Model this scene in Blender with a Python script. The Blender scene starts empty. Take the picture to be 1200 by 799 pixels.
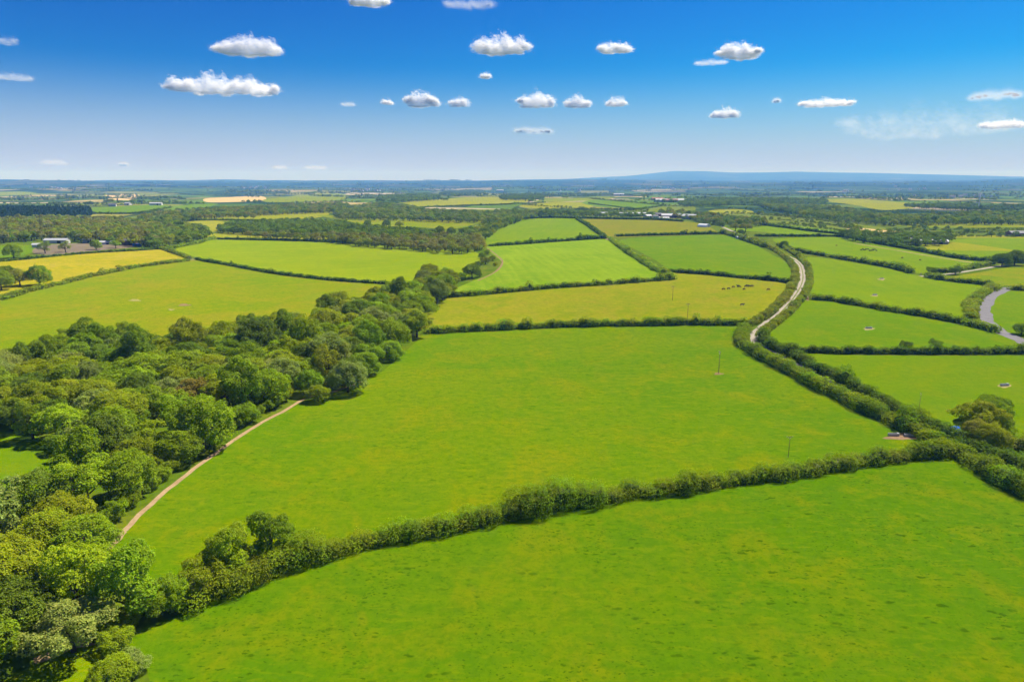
import bpy, bmesh, math, random
import numpy as np
from mathutils import Vector, Matrix
from mathutils.geometry import delaunay_2d_cdt

random.seed(7)
rng = np.random.default_rng(11)
SC = bpy.context.scene
COL = SC.collection
R = math.radians

# ------------------------------------------------------------------ camera numbers
CAM_H = 70.0
FPX, CX, CY = 800.0, 600.0, 399.5          # focal length and centre in pixels of the 1200 x 799 photograph
PITCH = math.atan((CY - 211.0) / FPX)
SUN_AZ, SUN_EL = R(50), R(55)

# ------------------------------------------------------------------ terrain
def sstep(a, b, x):
    t = np.clip((x - a) / (b - a), 0, 1)
    return t * t * (3 - 2 * t)

MT_X = np.array([-900, 560, 640, 700, 740, 765, 790, 825, 860, 900, 930, 1000, 1060, 1130, 1200, 1400, 2400.0])
MT_Y = np.array([213, 212, 210.5, 207.5, 205.5, 203.2, 200.8, 200.8, 202.6, 202.6, 201.8, 203.6, 204.2, 206, 207.4, 209, 212])

def height(x, y):
    x = np.asarray(x, float); y = np.asarray(y, float)
    r = np.hypot(x, y)
    n = 1.1 * np.sin(x / 83 + .7) * np.sin(y / 104 + 1.9) + .7 * np.sin((x + .8 * y) / 61 + .4)
    n = n * sstep(50, 220, r) * (1 + 1.2 * sstep(600, 2000, r))
    f = sstep(2800, 8000, r)
    hill = 26 * np.sin(x / 1430 + 1.7 * np.sin(y / 2600 + .6)) * np.sin(y / 1150 + .9) \
        + 17 * np.sin(x / 760 + y / 1900 + 2.0) * np.sin(y / 690 + x / 2300) + 9 * np.sin(x / 390 + 1.1) * np.sin(y / 520 + .3)
    up = 62 * sstep(5000, 13500, r) - 12 * sstep(2600, 4200, r)
    px = CX + FPX * np.tan(np.clip(np.arctan2(x, np.maximum(y, 1)), -1.2, 1.2)) * 1.027
    mt = (211.5 - np.interp(px, MT_X, MT_Y)) * 24000 / FPX / .97
    m = np.maximum(mt, 0) * np.exp(-((r - 24000) / 4200.0) ** 2) * (1 + .05 * np.sin(x / 610) * np.sin(y / 900))
    damp = 1 - .6 * sstep(16000, 22000, r)
    return n * (1 - f) + f * hill * damp + up * (1 - .55 * sstep(15000, 21000, r)) + 1.02 * m

CP, SP = math.cos(PITCH), math.sin(PITCH)
def unproject(px, py, z=0.0):
    """points of the photograph -> points z above the terrain"""
    px = np.atleast_1d(np.asarray(px, float)); py = np.atleast_1d(np.asarray(py, float))
    u = (px - CX) / FPX; v = -(py - CY) / FPX
    dx, dy, dz = u, CP + v * SP, -SP + v * CP
    h = np.full(px.shape, float(z))
    for _ in range(14):
        t = (CAM_H - h) / np.maximum(-dz, 1e-4)
        X, Y = dx * t, dy * t
        h = .5 * h + .5 * (height(X, Y) + z)
    return np.stack([X, Y], 1)

def project(P):
    P = np.atleast_2d(np.asarray(P, float))
    x, y, z = P[:, 0], P[:, 1], P[:, 2] - CAM_H
    f = y * CP - z * SP; v = y * SP + z * CP
    return np.stack([CX + FPX * x / f, CY - FPX * v / f], 1)

def at(px, py, z=0.0):
    p = unproject(px, py, z)[0]
    return Vector((p[0], p[1], float(height(p[0], p[1]))))

def smooth_line(pts, closed=False, step=None):
    """Catmull-Rom through pixel points"""
    p = [np.array(q, float) for q in pts]; n = len(p); out = []
    rngi = range(n) if closed else range(n - 1)
    for i in rngi:
        a = p[(i - 1) % n] if closed or i > 0 else p[i]
        b, c = p[i], p[(i + 1) % n]
        d = p[(i + 2) % n] if closed or i < n - 2 else c
        k = 4
        for j in range(k):
            t = j / k
            out.append(.5 * ((2 * b) + (c - a) * t + (2 * a - 5 * b + 4 * c - d) * t * t + (3 * b - a - 3 * c + d) * t ** 3))
    if not closed: out.append(p[-1])
    return np.array(out)

# ------------------------------------------------------------------ tagging
def tag(o, label=None, cat=None, group=None, kind=None):
    if label: o['label'] = label
    if cat: o['category'] = cat
    if group: o['group'] = group
    if kind: o['kind'] = kind
    return o
def link(name, me, mat=None, parent=None, loc=None):
    o = bpy.data.objects.new(name, me); COL.objects.link(o)
    if mat is not None:
        for m in (mat if isinstance(mat, (list, tuple)) else [mat]): me.materials.append(m)
    if parent is not None: o.parent = parent
    if loc is not None: o.location = loc
    return o
def empty(name, loc, rz=0, s=1.0):
    o = bpy.data.objects.new(name, None); COL.objects.link(o)
    o.location = loc; o.rotation_euler = (0, 0, rz); o.scale = (s, s, s); o.empty_display_size = .5
    return o
def copy_tree(o, parent=None):
    c = o.copy(); COL.objects.link(c)
    if parent is not None: c.parent = parent
    for ch in list(o.children): copy_tree(ch, c)
    return c

def np_mesh(name, V, F, smooth=False, attr=None):
    """V (n,3); F (m,k) one polygon size"""
    me = bpy.data.meshes.new(name)
    V = np.asarray(V, np.float32); F = np.asarray(F, np.int32); m, k = F.shape
    me.vertices.add(len(V)); me.vertices.foreach_set('co', V.ravel())
    me.loops.add(m * k); me.loops.foreach_set('vertex_index', F.ravel())
    me.polygons.add(m); me.polygons.foreach_set('loop_start', np.arange(0, m * k, k, dtype=np.int32))
    me.polygons.foreach_set('loop_total', np.full(m, k, np.int32))
    me.polygons.foreach_set('use_smooth', np.full(m, smooth, bool))
    if attr is not None:
        a = me.attributes.new('tint', 'FLOAT_COLOR', 'FACE')
        c = np.ones((m, 4), np.float32); c[:, :3] = attr
        a.data.foreach_set('color', c.ravel())
    me.update(calc_edges=True)
    return me

class MB:
    """collects boxes, tubes and faces into one mesh"""
    def __init__(s): s.v = []; s.f = []
    def add(s, v, f):
        b = len(s.v); s.v += [tuple(q) for q in v]; s.f += [tuple(i + b for i in q) for q in f]
    def box(s, c, d, rz=0):
        x, y, z = d[0] / 2, d[1] / 2, d[2] / 2; ca, sa = math.cos(rz), math.sin(rz)
        v = [(c[0] + ca * a * x - sa * b * y, c[1] + sa * a * x + ca * b * y, c[2] + e * z) for e in (-1, 1) for a, b in ((-1, -1), (1, -1), (1, 1), (-1, 1))]
        s.add(v, [(3, 2, 1, 0), (4, 5, 6, 7), (0, 1, 5, 4), (1, 2, 6, 5), (2, 3, 7, 6), (3, 0, 4, 7)])
    def tube(s, pts, rad, n=6, cap=True):
        pts = [Vector(p) for p in pts]; rings = []
        for i, p in enumerate(pts):
            d = (pts[min(i + 1, len(pts) - 1)] - pts[max(i - 1, 0)]).normalized()
            a = d.orthogonal().normalized(); b = d.cross(a); r = rad[i]
            rings.append([p + a * (r * math.cos(2 * math.pi * k / n)) + b * (r * math.sin(2 * math.pi * k / n)) for k in range(n)])
        v = [q for g in rings for q in g]
        f = [(i * n + k, i * n + (k + 1) % n, (i + 1) * n + (k + 1) % n, (i + 1) * n + k) for i in range(len(pts) - 1) for k in range(n)]
        if cap: f += [tuple(reversed(range(n))), tuple(range((len(pts) - 1) * n, len(pts) * n))]
        s.add(v, f)
    def mesh(s, name, smooth=False):
        me = bpy.data.meshes.new(name); me.from_pydata(s.v, [], s.f); me.update()
        if smooth: me.polygons.foreach_set('use_smooth', [True] * len(me.polygons))
        return me
    def build(s, name, mat, parent=None, smooth=False):
        return link(name, s.mesh(name, smooth), mat, parent)

# ------------------------------------------------------------------ materials
class NT:
    def __init__(s, name):
        s.m = bpy.data.materials.new(name); s.m.use_nodes = True; s.t = s.m.node_tree
        s.t.nodes.clear(); s.out = s.n('ShaderNodeOutputMaterial')
    def n(s, typ, **kw):
        o = s.t.nodes.new(typ)
        for k, v in kw.items():
            if isinstance(k, str) and hasattr(o, k): setattr(o, k, v)
        return o
    def l(s, a, b): s.t.links.new(a, b)
    def noise(s, vec, scale, detail=3, rough=.55, dist=0):
        o = s.n('ShaderNodeTexNoise'); o.inputs['Scale'].default_value = scale; o.inputs['Detail'].default_value = detail
        o.inputs['Roughness'].default_value = rough; o.inputs['Distortion'].default_value = dist
        s.l(vec, o.inputs['Vector']); return o.outputs['Fac']
    def ramp(s, fac, lo, hi):
        o = s.n('ShaderNodeMapRange'); o.inputs['From Min'].default_value = lo; o.inputs['From Max'].default_value = hi
        o.interpolation_type = 'SMOOTHSTEP'; s.l(fac, o.inputs['Value']); return o.outputs['Result']
    def mix(s, fac, a, b, mode='MIX'):
        o = s.n('ShaderNodeMix', data_type='RGBA'); o.blend_type = mode
        for i, q in ((0, fac), (6, a), (7, b)):
            if hasattr(q, 'links'): s.l(q, o.inputs[i])
            elif i == 0: o.inputs[0].default_value = q
            else: o.inputs[i].default_value = (*q, 1)
        return o.outputs[2]
    def math(s, op, a, b=0):
        o = s.n('ShaderNodeMath', operation=op)
        for i, q in ((0, a), (1, b)):
            if hasattr(q, 'links'): s.l(q, o.inputs[i])
            else: o.inputs[i].default_value = q
        return o.outputs[0]
    def mapping(s, vec, scale=(1, 1, 1), rz=0):
        o = s.n('ShaderNodeMapping'); o.inputs['Scale'].default_value = scale; o.inputs['Rotation'].default_value = (0, 0, rz)
        s.l(vec, o.inputs['Vector']); return o.outputs['Vector']
    def pos(s): return s.n('ShaderNodeNewGeometry').outputs['Position']
    def bsdf(s, col, rough=.9, spec=.15, bump=None, bs=.3, bd=.1):
        o = s.n('ShaderNodeBsdfPrincipled'); o.inputs['Roughness'].default_value = rough; o.inputs['Specular IOR Level'].default_value = spec
        if hasattr(col, 'links'): s.l(col, o.inputs['Base Color'])
        else: o.inputs['Base Color'].default_value = (*col, 1)
        if bump is not None:
            b = s.n('ShaderNodeBump'); b.inputs['Strength'].default_value = bs; b.inputs['Distance'].default_value = bd
            s.l(bump, b.inputs['Height']); s.l(b.outputs[0], o.inputs['Normal'])
        s.l(o.outputs[0], s.out.inputs['Surface']); return o

def _matte(s, col, bump=None, bs=.5, bd=.2):
    o = s.n('ShaderNodeBsdfDiffuse'); o.inputs['Roughness'].default_value = .2
    s.l(col, o.inputs['Color'])
    if bump is not None:
        b = s.n('ShaderNodeBump'); b.inputs['Strength'].default_value = bs; b.inputs['Distance'].default_value = bd
        s.l(bump, b.inputs['Height']); s.l(b.outputs[0], o.inputs['Normal'])
    s.l(o.outputs[0], s.out.inputs['Surface'])
NT.matte = _matte
def scl(c, k): return tuple(q * k for q in c)

def field_mat(name, a, b, c=None, stripe=None, tuft=.0, big=.012, dry=None, rough=1.0):
    """sward: A and B patches, C flecks, optional mowing stripes (angle, width, strength), dark dung-pat tufts"""
    t = NT(name); p = t.pos(); c = c or (b[0] * 1.2, b[1] * 1.03, b[2])
    col = t.mix(t.ramp(t.noise(p, big, 4, .6, .6), .38, .62), a, b)
    col = t.mix(t.math('MULTIPLY', t.ramp(t.noise(p, big * 5.5, 5, .68, .6), .46, .66), .8), col, c)
    if dry: col = t.mix(t.math('MULTIPLY', t.ramp(t.noise(p, big * 2.3, 6, .75, .8), .46, .62), .8), col, dry)
    if stripe:
        ang, w, k = stripe
        wv = t.n('ShaderNodeTexWave', wave_type='BANDS', bands_direction='X')
        wv.inputs['Scale'].default_value = 1 / w * .314; wv.inputs['Distortion'].default_value = 2.2; wv.inputs['Detail'].default_value = 3; wv.inputs['Detail Scale'].default_value = .5
        t.l(t.mapping(p, (1, 1, 1), ang), wv.inputs['Vector'])
        fade = t.ramp(t.noise(p, .013, 3, .6), .35, .65)
        col = t.mix(t.math('MULTIPLY', t.math('MULTIPLY', wv.outputs['Fac'], fade), k), col, scl(a, .72))
        st = t.noise(t.mapping(t.mapping(p, (1, 1, 1), ang), (.16, .011, .1)), 1.0, 4, .6)
        col = t.mix(t.math('MULTIPLY', t.ramp(st, .48, .68), min(1, k * 1.5)), col, (b[0] * 1.16 + .01, b[1] * 1.1 + .01, b[2] * 1.3 + .006))
    # sward grain: metre-scale tussocks, trodden streaks, darker and yellower blades
    gm = t.ramp(t.noise(p, .42, 5, .7, .5), .42, .62)
    col = t.mix(t.math('MULTIPLY', gm, .55 * rough), col, (a[0] * .74, a[1] * .84, a[2]))
    g2 = t.ramp(t.noise(t.mapping(p, (.30, 1.0, 1), .5), .62, 5, .7, .8), .50, .66)
    col = t.mix(t.math('MULTIPLY', g2, .6 * rough), col, (b[0] * 1.34, b[1] * 1.10, b[2]))
    g3 = t.ramp(t.noise(p, 1.7, 4, .75), .5, .7)
    col = t.mix(t.math('MULTIPLY', g3, .6 * rough), col, (a[0] * .62, a[1] * .74, a[2]))
    if tuft:
        for sc, mp, lo, sd in ((.42, (.6, 1.3, 1), .15, 0), (.80, (.65, 1.25, 1), .15, 31), (1.25, (.7, 1.2, 1), .16, 77)):
            v = t.n('ShaderNodeTexVoronoi', feature='F1'); v.inputs['Scale'].default_value = sc; v.inputs['Randomness'].default_value = 1
            nn = t.n('ShaderNodeTexNoise'); nn.inputs['Scale'].default_value = .7; nn.inputs['Detail'].default_value = 3; t.l(p, nn.inputs['Vector'])
            vs = t.n('ShaderNodeVectorMath', operation='SCALE'); vs.inputs['Scale'].default_value = 1.6; t.l(nn.outputs['Color'], vs.inputs[0])
            vm = t.n('ShaderNodeVectorMath', operation='ADD'); t.l(t.mapping(p, mp, .12), vm.inputs[0]); t.l(vs.outputs[0], vm.inputs[1]); t.l(vm.outputs[0], v.inputs['Vector'])
            sp = t.math('SUBTRACT', 1, t.ramp(v.outputs['Distance'], lo * .9, lo * 1.9))
            off = t.n('ShaderNodeVectorMath', operation='ADD'); t.l(p, off.inputs[0]); off.inputs[1].default_value = (sd, sd * 2, 0)
            gate = t.ramp(t.noise(off.outputs[0], .045, 4, .7), .44, .60)
            col = t.mix(t.math('MULTIPLY', t.math('MULTIPLY', sp, gate), tuft), col, (a[0] * .33, a[1] * .47, a[2]))
    t.matte(col, t.noise(p, .8, 5, .75), .7, .28)
    return t.m

FM = {
 'front': field_mat('pasture_front', (.078, .172, .0002), (.112, .188, .0002), (.165, .196, .0003), tuft=.8, big=.012),
 'mid': field_mat('pasture_mid', (.094, .186, .0002), (.140, .206, .0002), (.190, .208, .0003), tuft=.5, big=.009),
 'bright': field_mat('pasture_bright', (.104, .198, .0004), (.130, .210, .0004), (.165, .215, .0006), tuft=.2, rough=.7),
 'bright2': field_mat('pasture_fresh', (.130, .222, .0006), (.162, .236, .0006), (.185, .240, .001), stripe=(.15, 14, .2), rough=.6),
 'stripe': field_mat('silage_striped', (.150, .255, .004), (.195, .290, .008), (.225, .300, .012), stripe=(-.12, 8, .35), rough=.6),
 'stripe2': field_mat('silage_wide', (.175, .255, .001), (.215, .275, .001), (.235, .275, .002), stripe=(1.25, 14, .3), rough=.6),
 'hay': field_mat('rough_hay', (.172, .222, .0015), (.226, .238, .004), (.280, .250, .014), tuft=.25, big=.02, dry=(.265, .218, .018)),
 'olive': field_mat('grazed_olive', (.148, .222, .0006), (.190, .230, .0006), (.230, .232, .002), big=.008, dry=(.265, .222, .012), tuft=.3),
 'corn': field_mat('ripening_corn', (.300, .270, .004), (.360, .300, .010), (.20, .245, .002), big=.012, dry=(.40, .31, .04)),
 'tan': field_mat('dry_tan', (.160, .188, .005), (.200, .200, .008), (.19, .21, .004), big=.016, dry=(.240, .185, .016)),
 'stubble': field_mat('stubble', (.52, .37, .14), (.58, .42, .17), (.46, .35, .12)),
 'pale': field_mat('pale_grass', (.24, .26, .01), (.30, .285, .015), (.29, .28, .03)),
 'yellow': field_mat('yellow_grass', (.225, .245, .005), (.285, .275, .008), (.20, .24, .003)),
 'dull': field_mat('dull_grass', (.13, .18, .010), (.165, .20, .012), (.19, .20, .016)),
 'scrub': field_mat('wood_floor', (.045, .085, .008), (.065, .105, .010), (.09, .10, .02), big=.03),
 'plough': field_mat('plough', (.18, .14, .09), (.22, .17, .115), (.16, .16, .06)),
}

def earth_mat(name, a, b, scale=.5):
    t = NT(name); p = t.pos()
    col = t.mix(t.ramp(t.noise(p, scale, 5, .7, .5), .35, .65), a, b)
    col = t.mix(t.math('MULTIPLY', t.ramp(t.noise(p, 3.1, 4, .7), .4, .7), .4), col, scl(a, .7))
    t.bsdf(col, .95, .1, t.noise(p, 1.8, 5, .7), .5, .1); return t.m
M_PATH = earth_mat('dusty_path', (.31, .205, .105), (.40, .28, .15))
M_TRACK = earth_mat('pale_gravel', (.28, .245, .185), (.37, .325, .255))
M_ROAD = earth_mat('grey_asphalt', (.145, .14, .145), (.19, .18, .18), .3)
M_BARE = earth_mat('bare_soil', (.20, .125, .065), (.27, .18, .10))
M_DUST = earth_mat('dusty_patch', (.32, .26, .12), (.24, .24, .05))
M_BANK = earth_mat('verge_grass', (.10, .15, .02), (.20, .17, .05), .25)

def ground_mat():
    """near: hedge-bottom scrub; far: a patchwork of small fields divided by dark hedges"""
    t = NT('countryside'); p = t.pos()
    near = t.mix(t.ramp(t.noise(p, .05, 4, .6), .38, .62), (.085, .145, .004), (.135, .165, .008))
    near = t.mix(t.math('MULTIPLY', t.ramp(t.noise(p, .7, 4, .7), .4, .7), .5), near, (.04, .07, .008))
    warp = t.n('ShaderNodeTexNoise'); warp.inputs['Scale'].default_value = .0016; warp.inputs['Detail'].default_value = 2; t.l(p, warp.inputs['Vector'])
    wsub = t.n('ShaderNodeVectorMath', operation='SUBTRACT'); t.l(warp.outputs['Color'], wsub.inputs[0]); wsub.inputs[1].default_value = (.5, .5, .5)
    wm = t.n('ShaderNodeVectorMath', operation='MULTIPLY'); t.l(wsub.outputs[0], wm.inputs[0]); wm.inputs[1].default_value = (260, 260, 0)
    wa = t.n('ShaderNodeVectorMath', operation='ADD'); t.l(p, wa.inputs[0]); t.l(wm.outputs[0], wa.inputs[1])
    flat = t.n('ShaderNodeVectorMath', operation='MULTIPLY'); t.l(wa.outputs[0], flat.inputs[0]); flat.inputs[1].default_value = (1, 1, 0)
    l0 = t.n('ShaderNodeVectorMath', operation='LENGTH'); t.l(p, l0.inputs[0])
    step = t.math('GREATER_THAN', l0.outputs['Value'], 3600)
    mvm = t.n('ShaderNodeMix', data_type='VECTOR'); t.l(step, mvm.inputs[0]); t.l(t.mapping(flat.outputs[0], (.0046, .0036, 0), .4), mvm.inputs[4]); t.l(t.mapping(flat.outputs[0], (.0026, .0013, 0), .15), mvm.inputs[5])
    mv = mvm.outputs[1]
    v = t.n('ShaderNodeTexVoronoi', feature='F1', distance='CHEBYCHEV'); v.inputs['Scale'].default_value = 1; v.inputs['Randomness'].default_value = .85; t.l(mv, v.inputs['Vector'])
    sep = t.n('ShaderNodeSeparateColor'); t.l(v.outputs['Color'], sep.inputs[0])
    cr = t.n('ShaderNodeValToRGB'); cr.color_ramp.interpolation = 'CONSTANT'; t.l(sep.outputs[0], cr.inputs[0])
    stops = [(0, (.12, .20, .010)), (.13, (.15, .235, .008)), (.27, (.085, .15, .012)), (.36, (.22, .25, .012)), (.48, (.15, .20, .02)),
             (.58, (.075, .13, .014)), (.66, (.30, .28, .03)), (.75, (.13, .22, .010)), (.82, (.46, .36, .14)), (.90, (.22, .24, .06)), (.95, (.56, .46, .28))]
    el = cr.color_ramp.elements
    while len(el) < len(stops): el.new(.5)
    for e, (x, c) in zip(el, stops): e.position = x; e.color = (*c, 1)
    far = cr.outputs[0]
    # dark hedge lines between the far fields and whole woods
    v2 = t.n('ShaderNodeTexVoronoi', feature='F2', distance='CHEBYCHEV'); v2.inputs['Scale'].default_value = 1; v2.inputs['Randomness'].default_value = .85; t.l(mv, v2.inputs['Vector'])
    edge = t.math('SUBTRACT', 1, t.ramp(t.math('SUBTRACT', v2.outputs['Distance'], v.outputs['Distance']), .03, .075))
    far = t.mix(t.math('MULTIPLY', edge, .85), far, (.020, .040, .012))
    wood = t.ramp(t.noise(t.mapping(p, (.0010, .0021, 0), -.2), 1, 4, .6, .5), .545, .575)
    far = t.mix(t.math('MULTIPLY', wood, .9), far, (.020, .048, .020))
    far = t.mix(t.math('MULTIPLY', t.ramp(t.noise(p, .02, 4, .6), .3, .7), .3), far, (.05, .09, .015))
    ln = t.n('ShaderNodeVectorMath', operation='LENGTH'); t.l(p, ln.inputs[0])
    far = t.mix(t.math('ADD', .12, t.math('MULTIPLY', t.ramp(ln.outputs['Value'], 3500, 9000), .70)), far, (.014, .042, .030))  # far woods' tone plus distance haze painted into the land, deepening with range
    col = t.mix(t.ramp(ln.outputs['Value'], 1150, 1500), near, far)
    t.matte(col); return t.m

def leaf_mat(name, base=None, tint='attr', trans=.33):
    """foliage: colour from the object colour or the mass's own tints, a little light through the leaf"""
    t = NT(name)
    if tint == 'object':
        oi = t.n('ShaderNodeObjectInfo'); col = oi.outputs['Color']
    else:
        col = base
    a = t.n('ShaderNodeAttribute', attribute_name='tint')
    col = t.mix(1.0, col, a.outputs['Color'], 'MULTIPLY')
    d = t.n('ShaderNodeBsdfDiffuse'); tr = t.n('ShaderNodeBsdfTranslucent'); g = t.n('ShaderNodeBsdfGlossy')
    t.l(col, d.inputs['Color']); t.l(t.mix(1.0, col, (1.15, 1.3, .5), 'MULTIPLY'), tr.inputs['Color'])
    mx = t.n('ShaderNodeMixShader'); mx.inputs[0].default_value = trans; t.l(d.outputs[0], mx.inputs[1]); t.l(tr.outputs[0], mx.inputs[2])
    g.inputs['Roughness'].default_value = .5; g.inputs['Color'].default_value = (1, 1, 1, 1)
    m2 = t.n('ShaderNodeMixShader'); m2.inputs[0].default_value = .006; t.l(mx.outputs[0], m2.inputs[1]); t.l(g.outputs[0], m2.inputs[2])
    t.l(m2.outputs[0], t.out.inputs['Surface']); return t.m
M_LEAF = leaf_mat('tree_leaves', tint='object')
M_FAR = leaf_mat('far_leaves', (1, 1, 1))
M_HEDGE = leaf_mat('hedge_leaves', tint='object')

def plain(name, col, rough=.7, spec=.3, k=.25, scale=2.0):
    t = NT(name); p = t.n('ShaderNodeTexCoord').outputs['Object']
    c = t.mix(t.math('MULTIPLY', t.ramp(t.noise(p, scale, 4, .65), .35, .65), 1), col, scl(col, 1 - k))
    t.bsdf(c, rough, spec); return t.m
M_BARK = plain('bark', (.10, .085, .065), .95, .1, .45, 3)
M_WHITE = plain('white_render', (.56, .55, .52), .8)
M_GREY = plain('grey_sheet_roof', (.42, .43, .45), .6)
M_PALEROOF = plain('pale_sheet_roof', (.46, .47, .48), .6)
M_SLATE = plain('slate_roof', (.12, .12, .135), .7)
M_BROWN = plain('timber_cladding', (.16, .10, .07), .85)
M_RED = plain('rusty_sheet', (.30, .13, .09), .8)
M_DARK = plain('dark_opening', (.02, .02, .02), .8)
M_GLASS = plain('window_glass', (.05, .06, .07), .15, .6)
M_STONE = plain('rubble_stone', (.36, .33, .29), .9)
M_POLE = plain('weathered_pole', (.17, .135, .10), .9)
M_STEEL = plain('galvanised_steel', (.50, .51, .52), .45)
M_CERAM = plain('ceramic', (.35, .35, .36), .3)
M_TURB = plain('turbine_white', (.82, .83, .84), .4, .4, .05)
M_TARP = plain('blue_sheet', (.008, .095, .46), .8, .1, .3)
M_WATER = plain('trough_water', (.05, .07, .07), .05, .6)
M_POLY = plain('polythene', (.82, .84, .86), .4)
M_COW = {'black': plain('black_hide', (.022, .018, .016), .7, .3, .3), 'brown': plain('brown_hide', (.10, .045, .02), .7)}

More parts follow.
